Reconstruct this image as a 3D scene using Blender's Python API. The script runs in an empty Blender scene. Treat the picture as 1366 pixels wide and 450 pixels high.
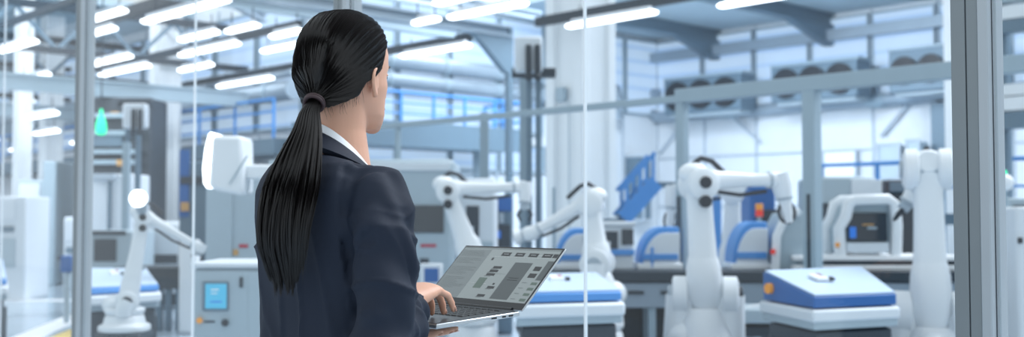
import bpy, math, random
from mathutils import Vector, Matrix, noise
random.seed(7)
R = math.radians
SC = bpy.context.scene
COL = SC.collection
# ------------------------------------------------------------------ camera geometry
F = 1500.0; CX = 683.0; CY = 225.0; H = 1.29
PH = math.atan(62.0 / F)
YAW = R(-43.5)                      # view-aligned frames are turned by this about Z
RT = Vector((math.cos(YAW), math.sin(YAW), 0)); FW = Vector((-math.sin(YAW), math.cos(YAW), 0))

def cf(px, py, Y):
    """photo point at forward distance Y -> (right, forward, up) metres, floor under camera is the origin"""
    t = (px - CX) / F; s = (CY - py) / F
    z = Y / (math.cos(PH) - s * math.sin(PH))
    return Vector((t * z, Y, H + z * (math.sin(PH) + s * math.cos(PH))))
def wd(v): return RT * v[0] + FW * v[1] + Vector((0, 0, v[2]))
def ray(px, py):
    return wd(cf(px, py, 1.0)) - Vector((0, 0, H))
def onX(px, py, X):
    r = ray(px, py); return Vector((0, 0, H)) + r * (X / r.x)
def onY(px, py, Y):
    r = ray(px, py); return Vector((0, 0, H)) + r * (Y / r.y)
def onZ(px, py, Z):
    r = ray(px, py); return Vector((0, 0, H)) + r * ((Z - H) / r.z)

# ------------------------------------------------------------------ materials
def lin(c):
    if isinstance(c, str): c = tuple(int(c[i:i+2], 16) / 255 for i in (0, 2, 4))
    return tuple(x / 12.92 if x <= .04045 else ((x + .055) / 1.055) ** 2.4 for x in c) + (1,)
MATS = {}
def mat(name, col, rough=.5, metal=0.0, var=.06, scale=3.0, bump=0.0, bscale=60.0, emit=None, estr=0.0, coat=0.0, spec=.5):
    m = bpy.data.materials.new(name); m.use_nodes = True
    nt = m.node_tree; b = nt.nodes['Principled BSDF']
    c = lin(col)
    tc = nt.nodes.new('ShaderNodeTexCoord')
    n = nt.nodes.new('ShaderNodeTexNoise'); n.inputs['Scale'].default_value = scale; n.inputs['Detail'].default_value = 4
    nt.links.new(tc.outputs['Object'], n.inputs['Vector'])
    mx = nt.nodes.new('ShaderNodeMix'); mx.data_type = 'RGBA'
    mx.inputs[6].default_value = tuple(x * (1 - var) for x in c[:3]) + (1,)
    mx.inputs[7].default_value = tuple(min(1, x * (1 + var)) for x in c[:3]) + (1,)
    nt.links.new(n.outputs['Fac'], mx.inputs[0])
    nt.links.new(mx.outputs[2], b.inputs['Base Color'])
    b.inputs['Roughness'].default_value = rough; b.inputs['Metallic'].default_value = metal
    b.inputs['Coat Weight'].default_value = coat
    b.inputs['Specular IOR Level'].default_value = spec
    if bump:
        n2 = nt.nodes.new('ShaderNodeTexNoise'); n2.inputs['Scale'].default_value = bscale; n2.inputs['Detail'].default_value = 3
        nt.links.new(tc.outputs['Object'], n2.inputs['Vector'])
        bp = nt.nodes.new('ShaderNodeBump'); bp.inputs['Strength'].default_value = bump; bp.inputs['Distance'].default_value = .002
        nt.links.new(n2.outputs['Fac'], bp.inputs['Height']); nt.links.new(bp.outputs['Normal'], b.inputs['Normal'])
    if emit:
        b.inputs['Emission Color'].default_value = lin(emit); b.inputs['Emission Strength'].default_value = estr
    MATS[name] = m; return m

# ------------------------------------------------------------------ mesh builder
class MB:
    def __init__(s): s.v = []; s.f = []
    def add(s, vs, fs):
        o = len(s.v); s.v += [tuple(v) for v in vs]; s.f += [tuple(i + o for i in f) for f in fs]; return s
    def box(s, c, d, rot=None):
        hx, hy, hz = d[0] / 2, d[1] / 2, d[2] / 2
        vs = [Vector((x, y, z)) for x in (-hx, hx) for y in (-hy, hy) for z in (-hz, hz)]
        if rot is not None: vs = [rot @ v for v in vs]
        c = Vector(c); vs = [v + c for v in vs]
        return s.add(vs, [(0, 1, 3, 2), (4, 6, 7, 5), (0, 4, 5, 1), (2, 3, 7, 6), (0, 2, 6, 4), (1, 5, 7, 3)])
    def bb(s, x0, x1, y0, y1, z0, z1):
        return s.box(((x0 + x1) / 2, (y0 + y1) / 2, (z0 + z1) / 2), (abs(x1 - x0), abs(y1 - y0), abs(z1 - z0)))
    def bar(s, a, b, w, h, up=(0, 0, 1)):
        a = Vector(a); b = Vector(b); d = (b - a); L = d.length
        if L < 1e-6: return s
        x = d / L; u = Vector(up)
        if abs(x.dot(u)) > .98: u = Vector((0, 1, 0))
        y = u.cross(x).normalized(); z = x.cross(y)
        return s.box((a + b) / 2, (L, w, h), Matrix((x, y, z)).transposed())
    def loft(s, rings, cap=True):
        n = len(rings[0]); o = len(s.v)
        for r in rings: s.v += [tuple(p) for p in r]
        for k in range(len(rings) - 1):
            for i in range(n):
                j = (i + 1) % n
                s.f.append((o + k * n + i, o + k * n + j, o + (k + 1) * n + j, o + (k + 1) * n + i))
        if cap:
            s.f.append(tuple(o + i for i in range(n))[::-1]); e = o + (len(rings) - 1) * n
            s.f.append(tuple(e + i for i in range(n)))
        return s
    def tube(s, pts, r, n=12, up=(0, 0, 1), asp=1.0, sq=2.0):
        """swept (super)elliptical tube; r number or list; asp = height/width"""
        pts = [Vector(p) for p in pts]
        rs = r if isinstance(r, (list, tuple)) else [r] * len(pts)
        rings = []; prev = None
        for i, p in enumerate(pts):
            d = (pts[min(i + 1, len(pts) - 1)] - pts[max(i - 1, 0)]).normalized()
            if prev is None:
                u = Vector(up)
                if abs(d.dot(u)) > .95: u = Vector((1, 0, 0)) if abs(d.x) < .9 else Vector((0, 1, 0))
                y = u.cross(d).normalized()
            else:
                y = (prev - d * prev.dot(d)).normalized()
            prev = y; z = d.cross(y); rg = []
            for k in range(n):
                a = 2 * math.pi * k / n; ca, sa = math.cos(a), math.sin(a)
                cc = math.copysign(abs(ca) ** (2 / sq), ca); ss = math.copysign(abs(sa) ** (2 / sq), sa)
                rg.append(p + y * cc * rs[i] + z * ss * rs[i] * asp)
            rings.append(rg)
        return s.loft(rings)
    def cyl(s, a, b, r, n=20, r2=None): return s.tube([a, b], [r, r if r2 is None else r2], n)
    def prism(s, pts, a, b):
        """closed outline pts (3D), offset by vectors a and b"""
        a = Vector(a); b = Vector(b)
        return s.loft([[Vector(p) + a for p in pts], [Vector(p) + b for p in pts]])
    def ball(s, c, r, n=14, sc=(1, 1, 1)):
        c = Vector(c); rings = []
        for i in range(1, n // 2 + 3):
            th = math.pi * i / (n // 2 + 3)
            rings.append([c + Vector((math.sin(th) * math.cos(2 * math.pi * k / n) * r * sc[0], math.sin(th) * math.sin(2 * math.pi * k / n) * r * sc[1], -math.cos(th) * r * sc[2])) for k in range(n)])
        return s.loft(rings)
    def build(s, name, m, parent=None, bevel=0, smooth=35, seg=2, sub=0, loc=None, rz=0):
        me = bpy.data.meshes.new(name); me.from_pydata(s.v, [], s.f); me.validate(); me.update()
        import bmesh
        b = bmesh.new(); b.from_mesh(me); bmesh.ops.recalc_face_normals(b, faces=b.faces); b.to_mesh(me); b.free()
        if smooth:
            me.polygons.foreach_set('use_smooth', [True] * len(me.polygons))
            if not sub: me.set_sharp_from_angle(angle=R(smooth))
        me.materials.append(MATS[m] if isinstance(m, str) else m)
        o = bpy.data.objects.new(name, me); COL.objects.link(o)
        if parent is not None: o.parent = parent
        if loc is not None: o.location = loc
        if rz: o.rotation_euler.z = rz
        if bevel:
            md = o.modifiers.new('Bevel', 'BEVEL'); md.width = bevel; md.segments = seg; md.limit_method = 'ANGLE'; md.angle_limit = R(40)
        if sub:
            md = o.modifiers.new('Sub', 'SUBSURF'); md.levels = sub; md.render_levels = sub
        return o

def tag(o, label=None, cat=None, group=None, kind=None):
    if label: o['label'] = label
    if cat: o['category'] = cat
    if group: o['group'] = group
    if kind: o['kind'] = kind
    return o
def empty(name, loc=(0, 0, 0), rz=0.0, label=None, cat=None, group=None, kind=None):
    o = bpy.data.objects.new(name, None); COL.objects.link(o); o.empty_display_size = .1
    o.location = loc; o.rotation_euler.z = rz
    return tag(o, label, cat, group, kind)

class Rig:
    """a thing whose root stands at the floor point seen at photo column px, forward distance Y; local axes follow right / away / up"""
    def __init__(s, name, px, Y, label, cat, group=None, z=0.0, yaw=0.0):
        p = cf(px, 300, Y); s.o = Vector((p.x, Y, z)); s.yaw = yaw
        s.root = empty(name, wd(s.o), YAW + yaw, label, cat, group)
    def L(s, px, py, Y):
        v = cf(px, py, Y) - s.o
        c, n = math.cos(-s.yaw), math.sin(-s.yaw)
        return Vector((v.x * c - v.y * n, v.x * n + v.y * c, v.z))
    def rect(s, mb, x0, y0, x1, y1, Y, dy, inset=0):
        a = s.L(x0, y0, Y); b = s.L(x1, y1, Y)
        return mb.bb(a.x, b.x, a.y, a.y + dy, b.z, a.z)
def arc(c, r, a0, a1, n, plane='xz'):
    out = []
    for i in range(n + 1):
        a = R(a0 + (a1 - a0) * i / n); u, v = math.cos(a) * r, math.sin(a) * r
        out.append(Vector((c[0] + u, c[1], c[2] + v)) if plane == 'xz' else Vector((c[0] + u, c[1] + v, c[2])))
    return out

# palette
mat('wall_paint', 'd9e0e6', .7, var=.05)
mat('wall_grey', '7d8c9a', .7, var=.12, scale=1)
mat('seam_grey', 'aebbc6', .6)
mat('window_daylight', '8ea3bd', .4, emit='c3d5f0', estr=.42)
_nt = MATS['window_daylight'].node_tree; _tc = _nt.nodes.new('ShaderNodeTexCoord'); _w = _nt.nodes.new('ShaderNodeTexWave'); _w.wave_type = 'BANDS'; _w.bands_direction = 'Z'
_w.inputs['Scale'].default_value = .9; _w.inputs['Distortion'].default_value = .15; _r = _nt.nodes.new('ShaderNodeValToRGB')
_r.color_ramp.elements[0].position = 0.0; _r.color_ramp.elements[0].color = lin('98bde6'); _r.color_ramp.elements[1].position = .22; _r.color_ramp.elements[1].color = lin('cde2f2')
_nt.links.new(_tc.outputs['Object'], _w.inputs['Vector']); _nt.links.new(_w.outputs['Fac'], _r.inputs[0]); _nt.links.new(_r.outputs[0], _nt.nodes['Principled BSDF'].inputs['Emission Color'])
mat('window_slat', 'a3bbdc', .5)
mat('ceiling_sheet', 'b0c3cd', .7, var=.1, scale=.6)
mat('steel_grey', '98acb8', .45, .1, var=.06)
mat('steel_dark', '28343f', .5, .2)
mat('steel_mid', '637a8a', .5, .2)
mat('duct_metal', '93a3b0', .45, .3)
mat('floor_epoxy', 'aebecb', .18, var=.05, scale=.5, coat=.3)
mat('column_white', 'dfe5e9', .5, var=.03)
mat('lamp_white', 'fdfefe', .4, emit='f4f9ff', estr=3.2)
mat('lamp_body', 'c6ccd2', .4)
mat('robot_white', 'e6ebef', .32, var=.03, coat=.2)
mat('robot_grey', 'a9b6c0', .4)
mat('black_cap', '1d2630', .45)
mat('cable_black', '232a33', .5)
mat('machine_white', 'd5dde4', .4, var=.03)
mat('machine_grey', 'a6b7c1', .45, var=.05)
mat('machine_dark', '2e3a45', .5, var=.1)
mat('glass_dark', '28323c', .12, var=.2, coat=.5)
mat('blue_bright', '4a90d6', .45)
mat('blue_deep', '2462a6', .45)
mat('blue_rail', '3f8ad0', .5)
mat('console_top', 'c6daf0', .35, var=.02)
mat('bench_dark', '26343f', .5, var=.1)
mat('bench_front', '8a9aa8', .5, var=.06)
mat('screen_cyan', '3f9cc0', .3, emit='5ec8ea', estr=.3)
mat('screen_blue', '2460b8', .3, emit='3d86e0', estr=.3)
mat('green_light', '19c98e', .4, emit='12d894', estr=1.3)
mat('red_lamp', 'd0352b', .4, emit='e2392c', estr=.25)
mat('orange_lamp', 'd99238', .4, emit='e89a3a', estr=.15)
mat('red_mark', 'b3324a', .5)
mat('yellow_paint', 'e2c25c', .4)
mat('line_white', 'f2f4f6', .4)
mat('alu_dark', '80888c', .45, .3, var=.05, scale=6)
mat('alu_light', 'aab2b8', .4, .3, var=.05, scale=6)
mat('alu_gasket', '3d444a', .6)
mat('joint_seal', 'e9eff4', .3)
mat('wood_tan', 'c89b62', .6)
g = bpy.data.materials.new('pane_glass'); g.use_nodes = True; nt = g.node_tree; nt.nodes.clear()
out = nt.nodes.new('ShaderNodeOutputMaterial'); mx = nt.nodes.new('ShaderNodeMixShader')
tr = nt.nodes.new('ShaderNodeBsdfTransparent'); tr.inputs[0].default_value = (.97, .985, .99, 1)
gl = nt.nodes.new('ShaderNodeBsdfGlossy'); gl.inputs['Roughness'].default_value = .0
lw = nt.nodes.new('ShaderNodeLayerWeight'); lw.inputs['Blend'].default_value = .5
pw = nt.nodes.new('ShaderNodeMath'); pw.operation = 'POWER'; pw.inputs[1].default_value = 5
ma = nt.nodes.new('ShaderNodeMath'); ma.operation = 'MULTIPLY_ADD'; ma.inputs[1].default_value = .6; ma.inputs[2].default_value = .02
nt.links.new(lw.outputs['Facing'], pw.inputs[0]); nt.links.new(pw.outputs[0], ma.inputs[0]); nt.links.new(ma.outputs[0], mx.inputs[0])
nt.links.new(tr.outputs[0], mx.inputs[1]); nt.links.new(gl.outputs[0], mx.inputs[2]); nt.links.new(mx.outputs[0], out.inputs[0])
MATS['pane_glass'] = g
# ================================================================== camera, world
cd = bpy.data.cameras.new('camera'); cam = bpy.data.objects.new('camera', cd); COL.objects.link(cam); SC.camera = cam
cam.location = (0, 0, H); cam.rotation_euler = (math.pi / 2 + PH, 0, YAW)
cd.sensor_width = 36; cd.lens = 36 * F / 1366; cd.clip_end = 200
cd.dof.use_dof = True; cd.dof.focus_distance = 2.28; cd.dof.aperture_fstop = 3.4
w = bpy.data.worlds.new('daylight'); SC.world = w; w.use_nodes = True
bg = w.node_tree.nodes['Background']; bg.inputs[0].default_value = lin('e6eff5'); bg.inputs[1].default_value = .85
SC.view_settings.view_transform = 'Standard'; SC.view_settings.look = 'None'; SC.view_settings.gamma = 1; SC.view_settings.exposure = .34
SC.view_settings.use_curve_mapping = False

# ================================================================== shell
WX = 23.0; WY = 18.7; LX = 12.6; CZ = 5.9
def struct(o): o['kind'] = 'structure'; return o
struct(MB().bb(-6, WX + .3, -12, 62, -.2, 0).build('floor', 'floor_epoxy'))
wb = struct(MB().bb(WX, WX + .25, -12, WY, 0, 6.6).build('wall_back', 'wall_paint'))
ws = struct(MB().bb(LX, WX, WY, WY + .25, 0, 6.6).build('wall_side', 'wall_paint'))
wl = struct(MB().bb(LX, LX + .25, WY + .25, 62, 0, 6.6).build('wall_left', 'wall_paint'))
struct(MB().bb(-6, LX, 62, 62.25, 0, 6.6).build('wall_far', 'wall_paint'))
struct(MB().bb(17, WX + .3, -12, WY + .3, CZ, CZ + .15).build('ceiling', 'ceiling_sheet'))
struct(MB().bb(-6, LX + .3, 24, 62.3, CZ, CZ + .15).build('ceiling.001', 'ceiling_sheet'))
# panel seams of the cladding
m = MB(); yy = WY
while yy > -10:
    m.bb(WX - .03, WX, yy - .03, yy + .03, .1, 5.88); yy -= 1.536
for z in (1.5, 2.75): m.bb(WX - .04, WX, -11.5, WY - .05, z - .025, z + .025)
m.build('panel_seam', 'seam_grey', wb)
m = MB()
for i in range(8):
    xx = LX + .3 + i * 1.45; m.bb(xx - .03, xx + .03, WY - .03, WY, .1, 5.88)
m.build('panel_seam', 'seam_grey', ws)
m = MB(); yy = WY + .6
while yy < 60:
    m.bb(LX - .03, LX, yy - .03, yy + .03, .1, 5.88); yy += 1.8
for z in (1.6, 2.6): m.bb(LX - .04, LX, WY + .3, 60, z - .03, z + .03)
m.build('panel_seam', 'seam_grey', wl)
# translucent daylight bands with horizontal slats
def band(n, axis, c, a0, a1, z0, z1, sgn=-1):
    def bx(mb, a, b, d0, d1, z_0, z_1):
        if axis == 'x': mb.bb(c + sgn * d1, c + sgn * d0, a, b, z_0, z_1)
        else: mb.bb(a, b, c + sgn * d1, c + sgn * d0, z_0, z_1)
    mb = MB(); bx(mb, a0, a1, .04, .07, z0, z1); o = struct(mb.build('window_%d' % n, 'window_daylight'))
    f = MB()
    for zz in (z0 - .05, z1): bx(f, a0 - .03, a1 + .03, .04, .12, zz, zz + .05)
    for aa in (a0 - .03, a1): bx(f, aa, aa + .03, .04, .12, z0, z1)
    f.build('window_frame', 'steel_grey', o)
wn = 1; yy = WY
for k in range(13):
    band(wn, 'x', WX, yy - 1.536 + .07, yy - .07, 3.95, 5.75); wn += 1; yy -= 1.536
for k in range(7):
    xx = LX + .3 + k * 1.45
    band(wn, 'y', WY, xx + .07, xx + 1.38, 3.2 if k < 4 else 3.9, 5.75); wn += 1
for k in range(5):
    xx = LX + .3 + k * 1.45
    band(wn, 'y', WY, xx + .07, xx + 1.38, 2.3, 2.85); wn += 1
yy = WY + .6
for k in range(14):
    band(wn, 'x', LX, yy + .1, yy + 1.7, 3.1, 5.6); wn += 1; yy += 1.8

# ================================================================== glass partition
GX = 2.40; P0 = 1.042; BAY = 2.351; GH = 3.2
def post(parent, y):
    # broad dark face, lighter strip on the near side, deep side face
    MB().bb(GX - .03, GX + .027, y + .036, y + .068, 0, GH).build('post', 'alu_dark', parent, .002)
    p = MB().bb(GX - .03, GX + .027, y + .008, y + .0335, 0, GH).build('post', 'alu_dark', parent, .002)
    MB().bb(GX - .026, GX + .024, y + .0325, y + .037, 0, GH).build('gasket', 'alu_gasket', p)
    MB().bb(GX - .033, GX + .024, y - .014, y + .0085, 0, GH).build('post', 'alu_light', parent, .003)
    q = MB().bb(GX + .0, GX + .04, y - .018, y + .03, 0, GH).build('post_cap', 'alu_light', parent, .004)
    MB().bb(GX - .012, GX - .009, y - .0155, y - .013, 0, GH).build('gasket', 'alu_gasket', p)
for k in range(-2, 6):
    y0 = P0 + k * BAY
    e = empty('window_%d' % wn, (0, 0, 0), 0, kind='structure'); wn += 1
    post(e, y0)
    for a, b in ((y0 + .068, y0 + BAY / 2 - .0005), (y0 + BAY / 2 + .0055, y0 + BAY - .018)):
        MB().bb(GX - .004, GX + .004, a, b, .06, GH - .06).build('glass_pane', 'pane_glass', e)
    MB().bb(GX - .005, GX + .005, y0 + BAY / 2 + .0, y0 + BAY / 2 + .005, .06, GH - .06).build('glass_joint', 'joint_seal', e)
    MB().bb(GX - .03, GX + .03, y0 + .07, y0 + BAY - .02, 0, .06).build('bottom_rail', 'alu_dark', e)
    MB().bb(GX - .03, GX + .03, y0 + .07, y0 + BAY - .02, GH - .06, GH).build('top_rail', 'alu_dark', e)

# ================================================================== columns
def column(px, Y, w, label, rz=0.0, box=True):
    p = wd(cf(px, 300, Y)); p.z = 0
    rt = empty('column', p, 0, label, 'column')
    a = w / 2; b = MB()
    prof = []
    for (x, y) in ((-a, -a), (a, -a), (a, a), (-a, a)): pass
    prof = [(-a, -a), (-a * .55, -a), (-a * .5, -a * .88), (a * .5, -a * .88), (a * .55, -a), (a, -a), (a, -a * .55), (a * .88, -a * .5), (a * .88, a * .5), (a, a * .55),
            (a, a), (a * .55, a), (a * .5, a * .88), (-a * .5, a * .88), (-a * .55, a), (-a, a), (-a, a * .55), (-a * .88, a * .5), (-a * .88, -a * .5), (-a, -a * .55)]
    b.loft([[Vector((x, y, 0)) for x, y in prof], [Vector((x, y, CZ)) for x, y in prof]])
    b.build('shaft', 'column_white', rt, .02)
    MB().bb(-a - .06, a + .06, -a - .06, a + .06, 0, .12).build('plinth', 'machine_grey', rt, .01)
    return rt
c1 = column(775, 17.4, .78, 'massive white ribbed column right of the laptop screen, behind the glass joint')
MB().bb(-.46, -.39, -.08, .1, 3.02, 3.24).build('switch_box', 'steel_grey', c1, .01)
MB().tube([(-.42, -.15, 3.0), (-.42, -.15, 0.1)], .012, 6).build('conduit', 'machine_grey', c1)
MB().tube([(-.41, .17, 5.2), (-.41, .17, 0.1)], .02, 6).build('conduit', 'column_white', c1)
c2 = column(218, 23.5, .5, 'white column left of the thin glass joint, above the small robot with the glowing disc')
MB().bb(-.31, -.25, -.08, .08, 2.95, 3.2).build('switch_box', 'steel_grey', c2, .01)
column(1301, 17.0, .62, 'white column mostly hidden behind the wide aluminium post on the right')
column(66, 26, .42, 'distant white column at the far left, the right one of two seen left of the grey post')
column(28, 23, .3, 'distant thin white column at the far left edge, beside the glass joint')

# ================================================================== beams, ducts, portal frames (far)
def ibeam(m, a, b, w, h, web=.25):
    a = Vector(a); b = Vector(b); up = Vector((0, 0, 1))
    m.bar(a + up * (h / 2 - .02), b + up * (h / 2 - .02), w, .04); m.bar(a - up * (h / 2 - .02), b - up * (h / 2 - .02), w, .04); m.bar(a, b, w * web, h - .08)
def beam(a, b, w, h, mt, label, name='steel_beam', cat='beam', group=None):
    mid = (Vector(a) + Vector(b)) / 2
    m = MB(); ibeam(m, Vector(a) - mid, Vector(b) - mid, w, h); return tag(m.build(name, mt, loc=mid), label, cat, group)
zt = onX(1100, 48, WX - .3).z
tp = onX(857, 70, WX - .3)
m = MB(); m.bar((0, -9, 0), (0, tp.y, 0), .2, .24); m.bb(-.1, .1, tp.y - .1, tp.y + .12, -1.5, .12)
tag(m.build('wall_beam', 'duct_metal', loc=(WX - .3, 0, zt)), 'long pale grey beam crossing the daylight band above the three fan units', 'beam')
zd = onX(1100, 139.5, WX - .26).z
q = onX(871, 156, WX - .26)
d = empty('air_duct', (WX - .26, 0, zd), 0, 'grey round duct under the fan units with an S bend at its left end', 'duct')
pts = [(0, -9, 0), (0, q.y - .6, 0), (0, q.y - .1, 0.02), (0, q.y + .25, .25), (0, q.y + .45, .55), (0, q.y + .8, .62), (0, WY - .25, .63)]
MB().tube(pts, .14, 14).build('duct_run', 'duct_metal', d)
for px in (966, 1163):
    pp = onX(px, 130, WX - .45); MB().bb(-.07, .07, pp.y - .07, pp.y + .07, 0, .75).build('riser', 'duct_metal', d)
    MB().tube([(0, pp.y - .2, 0), (0, pp.y + .2, 0)], .16, 14).build('collar', 'steel_grey', d)
# braces on the back wall
for i, (x0, y0, x1, y1) in enumerate(((980, 158, 1014, 190), (1210, 140, 1175, 182), (905, 172, 880, 205))):
    a = onX(x0, y0, WX - .12); b = onX(x1, y1, WX - .12)
    tag(MB().bar(a * 0, b - a, .06, .06).build('wall_brace', 'seam_grey', loc=a), ('thin diagonal brace on the back wall between the first and second fan units', 'thin diagonal brace on the back wall under the rightmost fan unit', 'thin diagonal brace on the back wall just right of the large column')[i], 'brace')
# fan units
def fan_unit(x0, x1, ytop, ybot, label):
    pxm = (x0 + x1) / 2
    a = onX(x0, ytop, WX - 1.2); b = onX(x1, ytop, WX - 1.2); c = onX(pxm, ytop, WX - 1.2); dd = onX(pxm, ybot, WX - 1.2)
    L = abs(a.y - b.y); hh = c.z - dd.z
    rt = empty('fan_unit', (WX - 1.2, c.y, dd.z), 0, label, 'fan unit', 'ceiling-height fan units on the back wall')
    MB().bb(.0, .6, -L / 2, L / 2, 0, hh).build('casing', 'steel_mid', rt, .03)
    MB().bb(.02, .58, -L / 2 - .03, L / 2 + .03, hh - .02, hh + .05).build('top_plate', 'steel_grey', rt, .01)
    MB().bb(.1, .55, -L / 2 + .1, L / 2 - .1, -.06, 0.01).build('drip_tray', 'machine_grey', rt, .01)
    for s in (-1, 1): MB().bar((.6, s * L * .4, hh * .8), (1.2, s * L * .4, hh * .8), .06, .08).build('bracket', 'steel_dark', rt)
    for k in range(3):
        yc = (k - 1) * L * .31; r = min(hh * .4, L * .145)
        MB().cyl((-.06, yc, hh * .5), (.02, yc, hh * .5), r * 1.08, 28).build('fan_ring', 'black_cap', rt)
        f = MB().cyl((-.07, yc, hh * .5), (-.05, yc, hh * .5), r * .26, 16)
        for j in range(7):
            an = j * 2 * math.pi / 7; n_ = Vector((0, math.cos(an), math.sin(an))); t_ = Vector((0, -math.sin(an), math.cos(an)))
            c0 = Vector((-.065, yc, hh * .5))
            f.loft([[c0 + n_ * r * .2 + t_ * .03, c0 + n_ * r * .2 - t_ * .03 + Vector((.01, 0, 0)), c0 + n_ * r * .2 - t_ * .03 + Vector((.013, 0, 0)), c0 + n_ * r * .2 + t_ * .03 + Vector((.004, 0, 0))],
                    [c0 + n_ * r * .95 + t_ * .09, c0 + n_ * r * .95 - t_ * .06 + Vector((.02, 0, 0)), c0 + n_ * r * .95 - t_ * .06 + Vector((.024, 0, 0)), c0 + n_ * r * .95 + t_ * .09 + Vector((.004, 0, 0))]])
        f.build('fan_blades', 'black_cap', rt)
        gq = MB()
        for rr in (.4, .7, 1.0):
            ps = [Vector((-.09, yc + math.cos(a_) * r * rr, hh * .5 + math.sin(a_) * r * rr)) for a_ in [i * 2 * math.pi / 20 for i in range(21)]]
            gq.tube(ps, .008, 5)
        gq.build('fan_guard', 'steel_dark', rt)
fan_unit(884, 986, 102, 150, 'dark fan unit with three fans, nearest the large white column')
fan_unit(1026, 1141, 84, 133, 'dark fan unit with three fans, middle one of the three on the back wall')
fan_unit(1183, 1300, 62, 120, 'dark fan unit partly hidden by the wide aluminium post')
# rafters with haunches along X under the roof
def rafter(Y, x0, x1, label):
    rt = empty('roof_rafter', (x1, Y, 0), 0, label, 'roof rafter')
    m = MB(); ibeam(m, (x0 - x1, 0, CZ - .16), (0, 0, CZ - .16), .24, .3); m.build('beam', 'steel_mid', rt)
    MB().prism([(0, 0, CZ - .3), (0, 0, CZ - .75), (-.25, 0, CZ - .75), (-1.9, 0, CZ - .3)], (0, -.1, 0), (0, .1, 0)).build('haunch', 'steel_mid', rt)
    MB().bb(-.28, -.02, -.11, .11, zt + .12, CZ - .7).build('stub_post', 'duct_metal', rt)
rafter(onX(958, 43, WX).y, 17, WX, 'dark roof rafter with tapered haunch, above the fan unit nearest the large column')
rafter(onX(1109, 16, WX).y, 17, WX, 'dark roof rafter with tapered haunch near the top edge, above the middle fan unit')
# portal frame along X at mid hall (behind the head)
pc = onY(679, 60, 14.0); pc.z = 0
z1 = onY(600, 31, 14).z; z2 = onY(600, 43, 14.7).z
beam((3, 14, z1), (pc.x, 14, z1), .18, .2, 'duct_metal', 'pale steel beam passing above the head and ending at the slim dark column, upper one', 'steel_beam')
beam((3, 14.7, z2), (pc.x + .1, 14.7, z2), .18, .2, 'steel_grey', 'steel beam below the upper pale one, ending at the slim dark column', 'steel_beam')
rt = empty('steel_column', pc, 0, 'slim dark steel column with triangular haunch, left of the ribbed white column', 'column')
m = MB(); m.bb(-.05, .05, -.05, .05, 0, z1 + .1); m.build('shaft', 'steel_mid', rt)
MB().prism([(-.05, 0, z1 - .1), (-.05, 0, z1 - .72), (-.12, 0, z1 - .7), (-.85, 0, z1 - .1)], (0, -.07, 0), (0, .07, 0)).build('haunch', 'steel_mid', rt)
MB().bb(-.15, .15, -.15, .15, 0, .04).build('foot_plate', 'steel_dark', rt)
# ducts along side wall
for i, (py, r_) in enumerate(((90, .17), (114, .15))):
    a = onY(600, py, WY - .45)
    rt = empty('air_duct', (LX + .4, WY - .45, a.z), 0, ('upper grey duct running along the side wall right of the head', 'lower grey duct running along the side wall right of the face')[i], 'duct')
    MB().tube([(0, 0, 0), (7.6, 0, 0), (7.8, 0, -.1), (7.9, 0, -.4)], r_, 14).build('duct_run', 'duct_metal', rt)
    for k in range(5): MB().tube([(.8 + k * 1.5, 0, 0), (.86 + k * 1.5, 0, 0)], r_ * 1.14, 14).build('collar', 'steel_grey', rt)
# ducts along the left wall (slope up to the right at the far left)
for i, (px, py, r_) in enumerate(((300, 133, .2), (300, 108, .14))):
    a = onX(px, py, LX - .5)
    rt = empty('air_duct', (LX - .5, WY + .3, a.z), 0, ('thick grey duct left of the head, along the far left wall', 'slim duct just above the thick one left of the head', 'lowest grey pipe behind the white lamp head')[i], 'duct')
    MB().tube([(0, 0, 0), (0, 22, 0)], r_, 14).build('duct_run', 'duct_metal', rt)
    for k in range(9): MB().tube([(0, .8 + k * 2.4, 0), (0, .88 + k * 2.4, 0)], r_ * 1.14, 14).build('collar', 'steel_grey', rt)

# ================================================================== mezzanine with blue railings
def railing(rt, a, b, h=1.0, step=1.0, mids=2, m='blue_rail', r=.028):
    a = Vector(a); b = Vector(b); up = Vector((0, 0, 1)); L = (b - a).length; n = max(1, round(L / step))
    for k in range(n + 1):
        p = a.lerp(b, k / n); MB().bar(p, p + up * h, .045, .045).build('rail_post', m, rt)
    MB().tube([a + up * h, b + up * h], r, 8).build('handrail', m, rt)
    for j in range(mids):
        zz = h * (j + 1) / (mids + 1.0); MB().tube([a + up * zz, b + up * zz], r * .7, 6).build('mid_rail', m, rt)
MY = 17.0
zb = onY(600, 197, MY).z; xr = onY(697, 200, MY).x
rt = empty('mezzanine', (0, MY, 0), 0, 'grey mezzanine walkway with blue railing right of the face', 'walkway')
MB().bb(11.6, xr, 0, 1.3, zb, zb + .42).build('deck', 'steel_mid', rt)
m = MB(); m.bb(11.6, xr, -.06, 0, zb - .03, zb + .45); m.build('fascia', 'steel_mid', rt)
railing(rt, (11.6, 0, zb + .4), (xr, 0, zb + .4), .62, .8, 2); railing(rt, (xr, 0, zb + .4), (xr, 1.2, zb + .4), .62, .7, 2)
for x in (12.2, xr - .8): MB().bb(x - .12, x + .12, .3, .54, 0, zb).build('support', 'steel_grey', rt)
# walkway at far left wall
zb2 = onX(300, 190, LX - 1.2).z
rt = empty('mezzanine', (LX - 1.2, 0, 0), 0, 'walkway with blue railing left of the head, behind the white lamp head', 'walkway')
MB().bb(0, 1.1, 18.6, 36, zb2 - .3, zb2).build('deck', 'steel_mid', rt)
railing(rt, (0, 18.6, zb2), (0, 36, zb2), .75, 1.4, 2)
for y in (19.0, 23, 28, 33): MB().bb(.4, .6, y, y + .2, 0, zb2 - .3).build('support', 'steel_grey', rt)
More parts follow.
